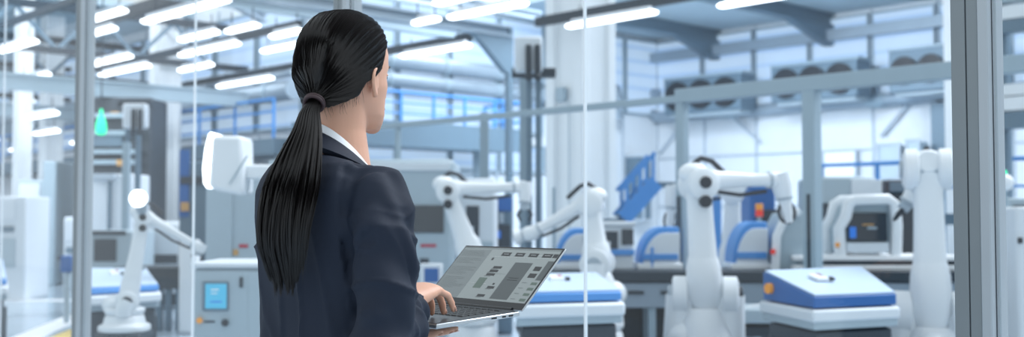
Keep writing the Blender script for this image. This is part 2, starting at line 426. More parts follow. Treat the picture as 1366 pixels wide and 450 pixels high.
# right railing
p = wd(cf(1180, 218, 15)); 
rt = empty('safety_railing', (0, 0, 0), 0, 'blue tubular railing in front of the back wall behind the right robot', 'railing')
zz = onX(1180, 218, 14.5).z
y_a = onX(1095, 223, 14.5).y; y_b = onX(1372, 205, 14.5).y - .6
railing(rt, (14.5, y_b, zz - .7), (14.5, y_a, zz - .7), .7, 1.0, 1)
MB().bb(14.5, 15.6, y_b, y_a, zz - .85, zz - .7).build('deck', 'steel_mid', rt)
for k in range(4):
    yq = y_b + (y_a - y_b) * k / 3; MB().bb(14.55, 14.7, yq - .07, yq + .07, 0, zz - .85).build('support', 'steel_mid', rt)
# blue stair left of second robot
rg = Rig('blue_stair', 850, 14.5, 'blue steel stair flight leaning right beside the large white column', 'stair')
a = rg.L(832, 292, 14.5); b = rg.L(876, 243, 14.5); 
for dy in (0, .75):
    MB().bar(Vector((a.x, dy, a.z)), Vector((b.x, dy, b.z)), .05, .2).build('stringer', 'blue_bright', rg.root)
    MB().bar(Vector((a.x - .02, dy, a.z + .38)), Vector((b.x - .02, dy, b.z + .38)), .04, .05).build('handrail', 'blue_bright', rg.root)
    for k in range(3):
        p_ = Vector((a.x, dy, a.z)).lerp(Vector((b.x, dy, b.z)), .1 + k * .4); MB().bar(p_, p_ + Vector((0, 0, .38)), .04, .04).build('rail_post', 'blue_bright', rg.root)
for k in range(6):
    p_ = Vector((a.x, .375, a.z)).lerp(Vector((b.x, .375, b.z)), (k + .5) / 6); MB().box(p_, (.17, .7, .03)).build('tread', 'steel_mid', rg.root)
MB().bb(b.x - .1, b.x + .9, 0, .9, b.z - .06, b.z).build('landing', 'steel_mid', rg.root)
MB().bb(a.x - .4, a.x + .05, 0, .75, a.z - .12, a.z).build('landing', 'steel_mid', rg.root)
for x, z in ((a.x - .3, a.z - .1), (b.x + .8, b.z - .05)):
    MB().bb(x - .05, x + .05, .1, .2, 0, z).build('support', 'blue_bright', rg.root); MB().bb(x - .05, x + .05, .6, .7, 0, z).build('support', 'blue_bright', rg.root)

# ================================================================== lights
LZ = 4.0
def lamp(px0, px1, pym, label=None, z=LZ, X=None, w=.085, L=None, y=None):
    if y is None:
        c = onZ((px0 + px1) / 2, pym, z); a = onX(px0, pym, c.x); b = onX(px1, pym, c.x); L = abs(a.y - b.y)
    else: c = Vector((X, y, z))
    rt = empty('linear_light', c, 0, label or 'long white tube light hanging in a row far down the hall', 'ceiling light', 'suspended tube lights')
    MB().tube([(0, -L / 2, 0), (0, -L / 2 + .05, 0), (0, L / 2 - .05, 0), (0, L / 2, 0)], [w * .6, w, w, w * .6], 12, asp=.42).build('diffuser', 'lamp_white', rt)
    MB().bb(-.035, .035, -L / 2 + .1, L / 2 - .1, w * .36, w * .36 + .06).build('housing', 'lamp_body', rt)
    for s in (-1, 1): MB().bar((0, s * L * .35, w * .4), (0, s * L * .35, .28), .012, .012).build('hanger', 'steel_dark', rt)
    return c
named = [
 (534, 625, 68, 'slim glowing tube light right of the head, pointing at the slim dark column haunch'),
 (598, 700, 14, 'brightest wide tube light near the top edge, between head and ribbed column'),
 (755, 873, 26, 'tube light crossing in front of the ribbed white column'),
 (958, 1050, 1, 'tube light cut off by the top edge right of the ribbed column'),
 (552, 585, 28, 'short rounded light just left of the brightest tube light'),
 (580, 640, -1, 'tube light cut by the top edge above the brightest tube light'),
 (120, 173, 81, 'bright tube light touching the right side of the left aluminium post, upper'),
 (134, 197, 94, 'tube light just below the bright one beside the left aluminium post'),
 (241, 289, 48, 'bright tube light crossed by the thin glass joint left of the head, upper'),
 (240, 282, 90, 'bright tube light crossed by the thin glass joint left of the head, lower'),
 (303, 343, 38, 'short bright light between glass joint and head'),
 (350, 398, 64, 'tube light just left of the hair, lower'),
 (362, 402, 45, 'tube light just left of the hair, upper'),
 (290, 362, 110, 'long dim tube light left of the ponytail tie'),
 (240, 316, 66, 'long pale tube light between the two bright ones near the glass joint'),
 (190, 300, 15, 'very long tube light over the white column at upper left'),
 (118, 152, 42, 'short light right of the left post, under the dark rail'),
 (122, 165, 20, 'pale light near the top right of the left post'),
 (122, 148, 118, 'small light right of the left post above the green lamp'),
 (215, 256, 125, 'tube light in front of the upper left white column'),
]
for a in named: lamp(a[0], a[1], a[2], a[3])
for X, y in ((8.35, 22.5), (8.35, 26), (8.35, 30), (10.1, 28), (10.1, 31.5), (10.1, 35), (11.6, 27), (11.6, 31), (11.6, 35), (11.6, 39), (6.6, 18.5), (6.6, 22), (6.6, 25.5), (8.35, 34), (10.1, 39)):
    lamp(0, 0, 0, None, LZ, X, .09, 1.5, y)
for X, y in ((9.0, 23.5), (9.0, 27), (9.0, 31), (10.8, 26), (10.8, 30), (10.8, 34), (7.4, 19.5), (7.4, 22.5)):
    lamp(0, 0, 0, 'lower white tube light hanging far down the hall at the left', 3.0, X, .08, 1.2, y)
# dark rails carrying the lights
def rail(X, y0, y1, z, label, w=.09, h=.14):
    tag(MB().bb(-w / 2, w / 2, y0, y1, 0, h).build('light_rail', 'steel_dark', loc=(X, 0, z)), label, 'light rail')
def rail_px(xa, ya, xb, yb, label, z=4.28, w=.09, h=.14):
    c = onZ((xa + xb) / 2, (ya + yb) / 2, z); a = onX(xa, ya, c.x); b = onX(xb, yb, c.x); rail(c.x, min(a.y, b.y), max(a.y, b.y), z, label, w, h)
rail_px(716, 38, 935, -4, 'dark rail above the tube light on the ribbed white column', 4.16)
rail_px(480, 82, 628, 52, 'dark rail above the slim tube light right of the head', 4.25)
rail_px(127, 36, 300, -14, 'thick dark rail rising from the left post to the top edge', 4.35, .14, .16)
rail_px(127, 98, 400, 36, 'dark rail running from the left post past the white column to the hair', 4.2, .1, .12)
rail_px(190, 131, 402, 84, 'lowest dark rail left of the head', 4.15, .09, .1)
rail_px(0, 30, 105, 12, 'dark rail left of the left aluminium post', 4.4, .1, .1)
# cross beams in X direction and lattice trusses
for k, (Y, z, lb) in enumerate(((21.5, 4.85, 'nearest lattice truss at the far left of the hall'), (26, 4.9, 'second lattice truss at the far left of the hall'), (31, 4.9, 'third lattice truss at the far left of the hall'), (37, 4.9, 'farthest lattice truss at the far left of the hall'))):
    rt = empty('roof_truss', (0, Y, z), 0, lb, 'truss')
    MB().bar((2, 0, .42), (LX - .1, 0, .42), .14, .14).build('top_chord', 'steel_dark', rt)
    MB().bar((2, 0, -.42), (LX - .1, 0, -.42), .14, .12).build('bottom_chord', 'steel_dark', rt)
    m = MB(); x = 2.0; s = 1
    while x < LX - 1:
        m.bar((x, 0, -.4 * s), (x + .8, 0, .4 * s), .07, .07); x += .8; s = -s
    m.build('lattice', 'steel_mid', rt)
for i, (xa, ya, xb, yb) in enumerate(((305, 0, 352, 24), (350, -6, 470, 14), (560, -8, 720, 22))):
    z = 4.7; a = onZ(xa, ya, z); b = onZ(xb, yb, z)
    beam((a.x, a.y, z), (b.x, b.y, z), .12, .16, 'duct_metal', ('short pale cross beam at the top edge left of the head', 'pale cross beam at the top edge meeting the hair', 'pale cross beam at the top edge above the brightest tube light')[i])
for i, Y in enumerate((20.0, 25.5, 31)):
    beam((LX - 7, Y, 3.6), (LX - .95, Y, 3.6), .14, .3, 'steel_grey', ('nearest', 'middle', 'farthest')[i] + ' grey cross beam at the far left, under the trusses')
# green lamp
rg = Rig('signal_lamp', 135, 19.6, 'glowing green bottle-shaped signal lamp right of the left aluminium post', 'lamp')
a = rg.L(135, 164, 19.6)
MB().tube([a + Vector((0, 0, z)) for z in (-.21, -.19, -.12, 0, .08, .14, .24)], [.04, .08, .095, .085, .06, .03, .025], 14).build('bulb', 'green_light', rg.root)
MB().bar(a + Vector((0, 0, .24)), a + Vector((0, 0, CZ - a.z - rg.root.location.z)), .02, .02).build('hanger', 'steel_dark', rg.root)

# ================================================================== guard gantry with posts
XG = 7.7
zg = onX(1083, 112, XG).z
rt = empty('guard_gantry', (XG, 0, 0), 0, 'grey blue steel guard frame spanning from the column to the right post behind the robots', 'steel frame')
ya = onX(1275, 92, XG).y - 3; yb = onX(500, 180, XG).y
MB().bb(-.06, .06, ya, onX(905, 120, XG).y, zg - .06, zg + .06).build('top_beam', 'steel_grey', rt, .008)
MB().bb(-.035, .035, onX(905, 120, XG).y, yb, zg - .05, zg + .01).build('top_beam', 'steel_grey', rt, .005)
for px, wdt in ((1083, .11), (910, .085), (531, .05), (1420, .11)):
    y = onX(px, 200, XG).y
    MB().bb(-wdt / 2, wdt / 2, y - wdt / 2, y + wdt / 2, 0, zg - .05).build('post', 'steel_grey', rt, .006)
    MB().bb(-.1, .1, y - .1, y + .1, 0, .02).build('foot_plate', 'steel_mid', rt)
    if px in (1083, 910):
        MB().bb(-.065, -.055, y - .012, y + .012, .2, 1.45).build('slot', 'steel_dark', rt)
# dark stanchion at right end of back wall
a = onX(1255, 200, WX - .3)
tag(MB().bb(-.12, .12, -.15, .15, 0, zd - .18).build('steel_stanchion', 'steel_mid', loc=(WX - .3, a.y, 0)), 'dark steel stanchion at the right end of the back wall left of the white column', 'column')
# bright panel, small windows, cabinets on back wall
def wall_box(x0, y0, x1, y1, X, d, mt, name, label, cat, fr=None):
    c = onX((x0 + x1) / 2, (y0 + y1) / 2, X); a = onX(x0, (y0 + y1) / 2, X); b = onX(x1, (y0 + y1) / 2, X)
    t = onX((x0 + x1) / 2, y0, X); u = onX((x0 + x1) / 2, y1, X); hy = abs(a.y - b.y) / 2; hz = (t.z - u.z) / 2
    rt = empty(name, (X, c.y, u.z), 0, label, cat)
    MB().bb(-d, 0, -hy, hy, 0, 2 * hz).build('panel', mt, rt, .02)
    m = MB(); f = .05
    m.bb(-d - .03, -d + .01, -hy - f, hy + f, 2 * hz, 2 * hz + f).bb(-d - .03, -d + .01, -hy - f, hy + f, -f, 0).bb(-d - .03, -d + .01, -hy - f, -hy, 0, 2 * hz).bb(-d - .03, -d + .01, hy, hy + f, 0, 2 * hz)
    m.build('frame', fr or 'seam_grey', rt)
    return rt
wall_box(1101, 203, 1142, 236, WX - .1, .05, 'line_white', 'notice_panel', 'bright white panel on the back wall right of the slotted gantry post', 'panel')
wall_box(824, 211, 868, 292, WX - 1, .3, 'steel_mid', 'roller_door', 'dark blue grey doorway behind the blue stair', 'door')
wall_box(1188, 195, 1214, 240, WX - .6, .5, 'machine_grey', 'wall_cabinet', 'grey cabinet low on the back wall left of the right robot', 'cabinet')
wall_box(1226, 190, 1240, 240, WX - .6, .5, 'machine_grey', 'wall_cabinet', 'narrow grey cabinet partly behind the right robot', 'cabinet')
# floor marks
m = MB(); a = onZ(-60, 402, 0); b = onZ(95, 402, 0)
FZ = .004
def strip(p, q, w, mt, label):
    p = Vector((p.x, p.y, 0)); q = Vector((q.x, q.y, 0)); mid = (p + q) / 2; mid.z = FZ / 2
    tag(MB().bar(p - mid + Vector((0, 0, FZ / 2)), q - mid + Vector((0, 0, FZ / 2)), w, FZ).build('floor_line', mt, loc=mid), label, 'floor line')
strip(onZ(-80, 401, 0), onZ(115, 401, 0), .35, 'line_white', 'white painted floor line lying across the far left floor')
strip(onZ(10, 462, 0), onZ(120, 415, 0), .3, 'line_white', 'white diagonal floor line beside the yellow one at the lower left')
strip(onZ(55, 462, 0), onZ(130, 430, 0), .22, 'yellow_paint', 'yellow diagonal floor line at the lower left beside the post')

# flood area lights, unseen, added to brighten the back and side walls
def wall_fill(x, y, z, tx, ty, tz, e, sx, sy, c='eef5ff'):
    ld_ = bpy.data.lights.new('added_wall_fill', 'AREA'); ld_.energy = e; ld_.shape = 'RECTANGLE'; ld_.size = sx; ld_.size_y = sy; ld_.color = lin(c)[:3]
    o = bpy.data.objects.new('added_wall_fill', ld_); COL.objects.link(o); o.location = (x, y, z)
    o.rotation_euler = (Vector((tx, ty, tz)) - Vector((x, y, z))).to_track_quat('-Z', 'Y').to_euler(); return o
sl = bpy.data.lights.new('roof_daylight', 'SUN'); sl.energy = 3.1; sl.angle = R(35); sl.color = lin('f3f7ff')[:3]
so = bpy.data.objects.new('roof_daylight', sl); COL.objects.link(so); so.location = (4, 3, 9)
so.rotation_euler = (-wd(Vector((.75, .35, 1.0)))).to_track_quat('-Z', 'Y').to_euler()
wall_fill(15.5, 3, 6.6, WX, 3, 2.2, 800, 1.2, 9)
wall_fill(15.5, 13, 6.6, WX, 13.5, 2.2, 680, 1.2, 7)
wall_fill(14.5, 11.5, 6.6, 17, WY, 2.4, 500, 5, 1.2)
wall_fill(5, 20, 6.6, LX, 24, 2.4, 450, 1.2, 8)
wall_fill(5, 32, 5.6, LX, 36, 2.4, 450, 1.2, 8)
# ================================================================== robot arms
def robot(px, Y, label, head, S, E, W, T=None, k=1.0, ped=.0, grip='fingers', group='white jointed robot arms', rE=None, rW=None, rS=None, elbow_fork=False, skirt=True, yh=None, tlat=0.0):
    """px,Y: floor position; head: heading angle (deg, 0 = right, 90 = away); S,E,W,T: (px,py) of shoulder, elbow, wrist, tool tip"""
    rg = Rig('robot_arm', px, Y, label, 'robot arm', group)
    th = R(head); h = Vector((math.cos(th), math.sin(th), 0)); a = Vector((h.y, -h.x, 0)); up = Vector((0, 0, 1))
    x0 = (px - CX) / F * Y
    def solve(p, r=None):
        q = (p[0] - CX) / F
        if r is None: r = (q * Y - x0) / (h.x - q * h.y)
        yy = Y + r * h.y
        return h * r + up * cf(p[0], p[1], yy).z
    S = solve(S, rS); E = solve(E, rE); W = solve(W, rW)
    rt = rg.root
    ay = a if yh is None else Vector((math.sin(R(yh)), -math.cos(R(yh)), 0))
    g = lambda *v: h * v[0] + a * v[1] + up * v[2]
    sh = S.z
    # pedestal + base
    zb = ped
    if ped > 0:
        MB().box((0, 0, ped / 2), (.55 * k, .55 * k, ped)).build('pedestal', 'machine_dark', rt, .02)
        MB().box((0, 0, .015), (.75 * k, .75 * k, .03)).build('foot_plate', 'steel_dark', rt, .005)
    b = MB().tube([(0, 0, zb), (0, 0, zb + .04), (0, 0, zb + .05), (0, 0, zb + .17 * k), (0, 0, zb + .2 * k)], [.29 * k, .29 * k, .235 * k, .22 * k, .2 * k], 28, sq=2.6)
    b.build('base', 'robot_white', rt, .01)
    tz = zb + .2 * k
    tq = MB().tube([(0, 0, tz), (0, 0, tz + .03), (0, 0, (tz + sh) / 2), (0, 0, sh - .08 * k)], [.21 * k, .235 * k, .215 * k, .12 * k], 24, sq=2.4)
    tur = tq.build('turret', 'robot_white', rt, .01)
    MB().ball(g(-.14 * k, 0, (tz + sh) / 2 + .02), .12 * k).build('turret_motor', 'robot_white', tur)
    # yoke lobes either side of the shoulder
    for s in (-1, 1):
        o = ay * s * .168 * k
        y = MB()
        y.tube([S + o - ay * .055 * k, S + o - ay * .05 * k * 0 - ay * .045 * k, S + o + ay * .045 * k, S + o + ay * .06 * k], [.115 * k, .135 * k, .135 * k, .1 * k], 22)
        y.tube([S + o, Vector((o.x, o.y, (tz + sh) / 2)) + o * .15, Vector((o.x, o.y, tz + .02))], [.1 * k, .085 * k, .1 * k], 16, up=(ay.y, -ay.x, 0.01), sq=2.6)
        y.build('shoulder_yoke', 'robot_white', rt, .0, 50)
        MB().cyl(S + o + ay * s * .055 * k, S + o + ay * s * .085 * k, .07 * k, 18).build('joint_cap', 'black_cap' if s > 0 else 'robot_grey', rt, .006)
    # lower arm
    d = (E - S).normalized(); L = (E - S).length; nrm = ay.cross(d)
    def sect(c, wa, wn, n=20, sq=3.2):
        out_ = []
        for i in range(n):
            t = 2 * math.pi * i / n; ca, sa = math.cos(t), math.sin(t)
            out_.append(c + ay * math.copysign(abs(ca) ** (2 / sq), ca) * wa + nrm * math.copysign(abs(sa) ** (2 / sq), sa) * wn)
        return out_
    prof = [(-.1, .09, .09), (0, .125, .12), (.12, .125, .13), (.26, .118, .125), (.33, .105, .105), (.36, .098, .1), (.6, .092, .088), (.82, .088, .08), (.95, .092, .085), (1.02, .085, .09)]
    if not skirt: prof = [(-.08, .09, .1), (0, .11, .12), (.2, .1, .115), (.5, .08, .09), (.85, .075, .08), (1.0, .085, .09)]
    MB().loft([sect(S + d * L * t, wa * k, wn * k) for t, wa, wn in prof]).build('lower_arm', 'robot_white', rt, 0, 50)
    MB().box(S + d * L * .42 - nrm * .098 * k, (.02, .02, .04)).build('screw_plug', 'robot_grey', rt)
    # elbow housing
    if elbow_fork:
        for s in (-1, 1):
            o = a * s * .1 * k
            y = MB().tube([E + o - a * .05 * k, E + o - a * .035 * k, E + o + a * .035 * k, E + o + a * .05 * k], [.1 * k, .13 * k, .13 * k, .1 * k], 20)
            y.build('elbow_fork', 'robot_white', rt, 0, 50)
            MB().cyl(E + o + a * s * .045 * k, E + o + a * s * .07 * k, .055 * k, 16).build('joint_cap', 'black_cap' if s > 0 else 'robot_grey', rt, .005)
        MB().cyl(E - a * .06 * k, E + a * .06 * k, .09 * k, 18).build('elbow_motor', 'robot_grey', rt)
        MB().tube([E + up * .07 * k + h * .02, E + up * .13 * k + h * .05, E + up * .1 * k + h * .18, E + h * .3], .022 * k, 8).build('cable', 'cable_black', rt)
    else:
        MB().tube([E - a * .13 * k, E - a * .115 * k, E + a * .115 * k, E + a * .13 * k], [.085 * k, .11 * k, .11 * k, .085 * k], 22).build('elbow_housing', 'robot_white', rt, 0, 50)
        MB().ball(E + up * .07 * k - h * .03, .1 * k, 14, (1.1, 1, .8)).build('elbow_cover', 'robot_white', rt)
        for u_, r_ in ((.01, .042), (-.12, .042)):
            MB().cyl(E + a * .1 * k + up * u_ * k, E + a * .155 * k + up * u_ * k, r_ * k, 18).build('joint_cap', 'black_cap', rt, .008)
        MB().tube([E + up * .12 * k - h * .06 * k, E + up * .18 * k + h * .02, E + up * .16 * k + h * .1 * k, E + up * .05 * k + h * .22 * k], .02 * k, 8).build('cable', 'cable_black', rt)
    # forearm
    fd = (W - E).normalized(); FL = (W - E).length
    fp = [(-.12, .06), (-.05, .085), (.08, .085), (.16, .07), (.24, .062), (.6, .046), (.8, .044), (.86, .055), (1.0, .056), (1.04, .04)]
    MB().tube([E + up * .03 * k + (W - E) * 0 + fd * FL * t for t, r_ in fp], [r_ * k * 1.05 for t, r_ in fp], 18, sq=2.3).build('forearm', 'robot_white', rt, 0, 50)
    MB().tube([E + fd * FL * .2 - up * .05 * k, E + fd * FL * .5 - up * .075 * k, E + fd * FL * .82 - up * .05 * k], .014 * k, 8).build('cable', 'cable_black', rt)
    MB().tube([E + fd * FL * .84 + up * .03 * k, E + fd * FL * .87 + up * .03 * k], .062 * k, 18).build('collar', 'robot_grey', rt)
    # wrist + tool
    if T is not None:
        q = (T[0] - CX) / F; yy = Y + (W.dot(h)) * h.y
        r_t = (q * Y - x0) / (h.x - q * h.y) if abs(h.x) > .35 else W.dot(h)
        T = h * r_t + up * cf(T[0], T[1], Y + r_t * h.y).z
    else: T = W - up * .25
    T = T + a * tlat
    td = (T - W).normalized(); TL = (T - W).length
    W2 = W + up * .03 * k
    wr = MB().tube([W2 - td * .05 * k, W2 + td * TL * .15, W2 + td * TL * .4], [.066 * k, .07 * k, .055 * k], 18)
    wr.build('wrist', 'robot_white', rt, 0, 50)
    MB().tube([W2 + td * TL * .4, W2 + td * TL * .46], .062 * k, 18).build('tool_flange', 'robot_grey', rt)
    side = td.cross(a).normalized()
    if grip == 'fingers':
        gp = MB().bar(W2 + td * TL * .46, W2 + td * TL * .66, .1 * k, .08 * k).build('gripper', 'robot_grey', rt, .006)
        for s in (-1, 1):
            o = side * s * .035 * k
            MB().tube([W2 + td * TL * .64 + o, W2 + td * TL * .8 + o * 1.9, W2 + td * TL * 1.0 + o * 1.1], [.014 * k, .016 * k, .01 * k], 8).build('gripper_finger', 'black_cap', gp)
    elif grip == 'round':
        MB().tube([W2 + td * TL * .46, W2 + td * TL * .9, W2 + td * TL], [.05 * k, .075 * k, .05 * k], 16).build('gripper', 'robot_white', rt, 0, 50)
    elif grip == 'hose':
        gp = MB().tube([W2 + td * TL * .46, W2 + td * TL * 1.0], [.05 * k, .03 * k], 14).build('gripper', 'robot_white', rt, 0, 50)
        ps = [W2 + td * TL * .5 + side * math.cos(t) * .06 * k + td * TL * .25 * (1 + math.sin(t)) for t in [i * math.pi / 8 for i in range(17)]]
        MB().tube(ps, .012 * k, 8).build('hose', 'cable_black', gp)
    return rg, S, E, W

r1 = robot(1240, 7.0, 'large white robot arm beside the wide aluminium post, seen from behind', 75, (1237, 418), (1248, 226), (1220, 258), (1198, 300), 1.0, .0, rS=0, rE=.06, rW=.75, tlat=-.16, elbow_fork=True)
r2 = robot(938, 7.2, 'large white robot arm in the middle of the right half, forearm stretched right', 12, (940, 395), (932, 246), (1042, 246), (1052, 303), .93, 0, grip='hose', yh=80)
r3 = robot(968, 10.1, 'white robot arm half hidden behind the large middle robot, elbow at its right', 165, (975, 360), (978, 258), (897, 258), (893, 312), .9, .2, grip='hose')
r4 = robot(630, 9.0, 'white robot arm behind the laptop lid, forearm reaching right and down', 5, (632, 350), (597, 256), (700, 254), (700, 300), .85, .25)
r5 = robot(797, 8.6, 'white robot arm behind the right glass joint, forearm slanting down to the left', 168, (797, 352), (789, 272), (708, 316), (686, 322), .85, .25, grip='round')
r6 = robot(168, 7.3, 'slim white robot arm in front of the left console, beneath the glowing disc', 15, (172, 402), (191, 291), (268, 334), (262, 350), .54, .54, skirt=False)
a_ = r6[0].L(184, 265, 7.12)
dk = MB().cyl(a_ + Vector((0, -.01, 0)), a_ + Vector((0, .02, 0)), .054, 32).build('round_lamp', 'lamp_white', r6[0].root, .005); dk['label'] = 'glowing white disc'
MB().tube([a_ + Vector((0, .02, 0)), a_ + Vector((0, .06, -.01)), r6[2] + Vector((0, -.02, .02))], [.056, .045, .03], 18).build('lamp_mount', 'robot_grey', r6[0].root)
# ================================================================== benches, consoles, machines
# long dark bench, parallel to the picture
BY = 9.0
rg = Rig('work_bench', 1000, BY, 'long dark topped work bench with grey front running behind the robots', 'bench')
rg.rect(MB(), 700, 362, 1282, 377, BY, .52).build('bench_top', 'bench_dark', rg.root, .01)
rg.rect(MB(), 704, 378, 1280, 411, BY + .03, .45).build('front_panel', 'bench_front', rg.root, .006)
for x in (735, 838, 882, 968, 1060, 1225):
    rg.rect(MB(), x, 389, x + 21, 393, BY + .005, .03).build('handle', 'black_cap', rg.root)
for x in (715, 810, 870, 1010, 1130, 1268):
    a = rg.L(x, 411, BY + .06); MB().bb(a.x - .03, a.x + .03, a.y, a.y + .06, 0, a.z).build('leg', 'steel_grey', rg.root)
    MB().bb(a.x - .03, a.x + .03, a.y + .36, a.y + .42, 0, a.z).build('leg', 'steel_grey', rg.root)
a = rg.L(700, 440, BY + .1); b = rg.L(1280, 440, BY + .1); MB().bb(a.x, b.x, a.y + .05, a.y + .36, .2, .24).build('lower_shelf', 'steel_mid', rg.root, .005)
rg.rect(MB(), 700, 362, 701, 363, BY, .1)
a = rg.L(702, 411, BY + .48); b = rg.L(1281, 411, BY + .48); MB().bb(a.x, b.x, a.y, a.y + .03, .02, a.z).build('dark_backing', 'machine_dark', rg.root)  # dark sheet standing in for the shade under the bench
# left continuation of the bench
rg = Rig('work_bench', 230, 12.5, 'dark bench with slim legs behind the slim left robot', 'bench')
rg.rect(MB(), 150, 357, 262, 386, 12.5, .6).build('bench_top', 'bench_dark', rg.root, .01)
for x in (198, 212, 224, 238, 252):
    a = rg.L(x, 386, 12.55); MB().bb(a.x - .035, a.x + .035, a.y, a.y + .07, 0, a.z).build('leg', 'steel_mid', rg.root, .004)
rg.rect(MB(), 160, 392, 258, 408, 12.85, .03).build('dark_backing', 'machine_dark', rg.root)

# operator consoles
def console(label, corners, Y0, zt, blue, lift, group='blue edged control consoles', leg_px=None, dots=True):
    """corners: photo pixels of the table slab top FL, FR, BR, BL (front left..)"""
    def ground(px, py, z):
        r = cf(px, py, 1.0) - Vector((0, 0, H)); s = (z - H) / r.z; return Vector((r.x * s, r.y * s, z))
    P = [ground(px, py, zt) for px, py in corners]
    c = sum(P, Vector()) / 4
    rt = empty('control_console', wd(Vector((c.x, c.y, 0))), YAW, label, 'console', group)
    loc = [Vector((p.x - c.x, p.y - c.y, zt)) for p in P]
    up = Vector((0, 0, 1)); cc = Vector((0, 0, zt))
    def scale(f): return [cc + (p - cc) * f for p in loc]
    MB().prism(scale(1.06), up * -.075, up * -.008).build('slab', 'machine_white', rt, .015)
    MB().prism(scale(1.02), up * -.115, up * -.07).build('slab_skirt', 'machine_grey', rt, .01)
    q = scale(1.0)
    # wedge housing: front low, back high
    lo, hi = lift
    t = [q[0] + up * lo, q[1] + up * lo, q[2] + up * hi, q[3] + up * hi]
    MB().loft([q, [p for p in t]]).build('housing', blue, rt, .008)
    tc = sum(t, Vector()) / 4; n = (t[1] - t[0]).cross(t[3] - t[0]).normalized()
    inner = [tc + (p - tc) * .97 for p in t]
    MB().prism(inner, n * .001, n * .012).build('top_panel', 'console_top', rt, .003)
    u = (t[1] - t[0]); v = (t[3] - t[0])
    for (fu, fv, w_, h_, mt) in ((.36, .48, .14, .2, 'line_white'), (.44, .55, .06, .13, 'red_mark'), (.52, .47, .05, .07, 'black_cap')):
        o = t[0] + u * fu + v * fv; pl = [o, o + u * w_, o + u * w_ + v * h_, o + v * h_]
        MB().prism(pl, n * .012, n * .03).build('button' if mt != 'line_white' else 'button_plate', mt, rt, .002)
    o = (q[0] + q[3]) / 2 * .5 + q[0] * .5; 
    f_ = (t[3] - t[0]).normalized(); side = (q[0] - q[1]).normalized()
    pk = q[3] * .82 + q[0] * .18 + up * (hi * .45)
    MB().cyl(pk - side * .01, pk + side * .03, .03, 14).build('knob', 'orange_lamp', rt)
    MB().prism(scale(.92), up * (-zt + .12), up * -.13).build('under_shade_block', 'machine_dark', rt, .01)  # dark block put in as the shade beneath the slab
    s = scale(.8)
    for p in s: MB().bb(p.x - .04, p.x + .04, p.y - .04, p.y + .04, 0, zt - .2).build('leg', 'steel_dark', rt, .004)
    MB().prism(scale(.72), up * (-zt + .25), up * (-zt + .3)).build('lower_shelf', 'steel_dark', rt)
    return rt
console('blue sided control console with pale sloping top, at the right between the two large robots', [(1086, 412), (1196, 407), (1150, 392), (1018, 400)], 7, .80, 'blue_deep', (.06, .16))
console('pale topped console with thin blue edge behind the laptop, crossed by the glass joint', [(690, 405), (829, 401), (797, 376), (690, 378)], 7.4, .85, 'blue_bright', (.045, .05))
console('pale topped blue edged console at the left, behind the slim robot arm', [(112, 394), (212, 388), (196, 366), (118, 366)], 9.5, .75, 'blue_bright', (.04, .045))
console('far left pale console cut by the left edge of the picture', [(-60, 382), (9, 380), (4, 352), (-60, 353)], 9.5, .75, 'blue_bright', (.04, .045))
# white tray on legs left of right console
rg = Rig('work_table', 1000, 7.9, 'grey table under the stretched robot forearm, left of the blue console', 'table')
rg.rect(MB(), 958, 413, 1085, 432, 7.9, .5).build('table_top', 'machine_grey', rg.root, .015)
for x in (968, 1074):
    for dy in (.05, .4):
        a = rg.L(x, 432, 7.9); MB().bb(a.x - .03, a.x + .03, dy, dy + .06, 0, a.z).build('leg', 'steel_dark', rg.root)
rg.rect(MB(), 975, 436, 1075, 450, 8.05, .3).build('shelf', 'machine_dark', rg.root, .01)
tag(MB().prism([(-.16, 0, 0), (.0, 0, .0), (.12, 0, .0), (.1, 0, .1), (.06, 0, .04)], (0, -.06, 0), (0, .06, 0)).build('white_jig', 'robot_white', loc=wd(rg.o + rg.L(1025, 413, 8.1) + Vector((0, 0, .016))) , rz=YAW), 'small white wedge shaped jig lying on the grey table beside the blue console', 'jig')

# machine enclosures -------------------------------------------------
def cab(px, Y, label, cat, x0, y0, x1, y1, dy, mt='machine_white', name='machine_cabinet', group=None, bev=.03):
    rg = Rig(name, px, Y, label, cat, group)
    a = rg.L(x0, y0, Y); b = rg.L(x1, y1, Y)
    MB().bb(a.x, b.x, 0, dy, 0, a.z).build('body', mt, rg.root, bev)
    return rg, a, b
def panel(rg, x0, y0, x1, y1, Y, mt, name='panel', d=.02, bev=.005, parent=None):
    a = rg.L(x0, y0, Y); b = rg.L(x1, y1, Y)
    o = MB().bb(a.x, b.x, a.y - d, a.y + .004, b.z, a.z).build(name, mt, rg.root, bev)
    if parent is not None: o.parent = parent
    return o

# A: bench top tester with round cornered white frame (right)
YA = 9.15
rg = Rig('bench_machine', 1160, YA, 'white round cornered bench machine with dark window, left of the right robot', 'machine', z=0)
base = rg.L(1160, 362, BY).z
rg.o.z = base; rg.root.location.z = base
MB().bb(*(rg.L(1080, 300, YA).x, rg.L(1282, 300, YA).x), -.04, .5, 0, rg.L(0, 354, YA).z).build('lower_tray', 'line_white', rg.root, .01)
MB().bb(*(rg.L(1080, 300, YA).x, rg.L(1282, 300, YA).x), 0, .45, rg.L(0, 354, YA).z, rg.L(0, 348, YA).z).build('tray_gap', 'machine_dark', rg.root)
MB().bb(*(rg.L(1080, 300, YA).x, rg.L(1282, 300, YA).x), -.04, .5, rg.L(0, 348, YA).z, rg.L(0, 341, YA).z).build('upper_tray', 'line_white', rg.root, .01)
fr = [rg.L(x, y, YA) for x, y in ((1122, 342), (1120, 305), (1129, 290), (1133, 272), (1142, 267), (1185, 266), (1194, 272), (1197, 300), (1196, 342))]
MB().tube([p + Vector((0, .02, 0)) for p in fr], .045, 12, up=(0, 1, 0), sq=3).build('front_frame', 'robot_white', rg.root, 0, 50)
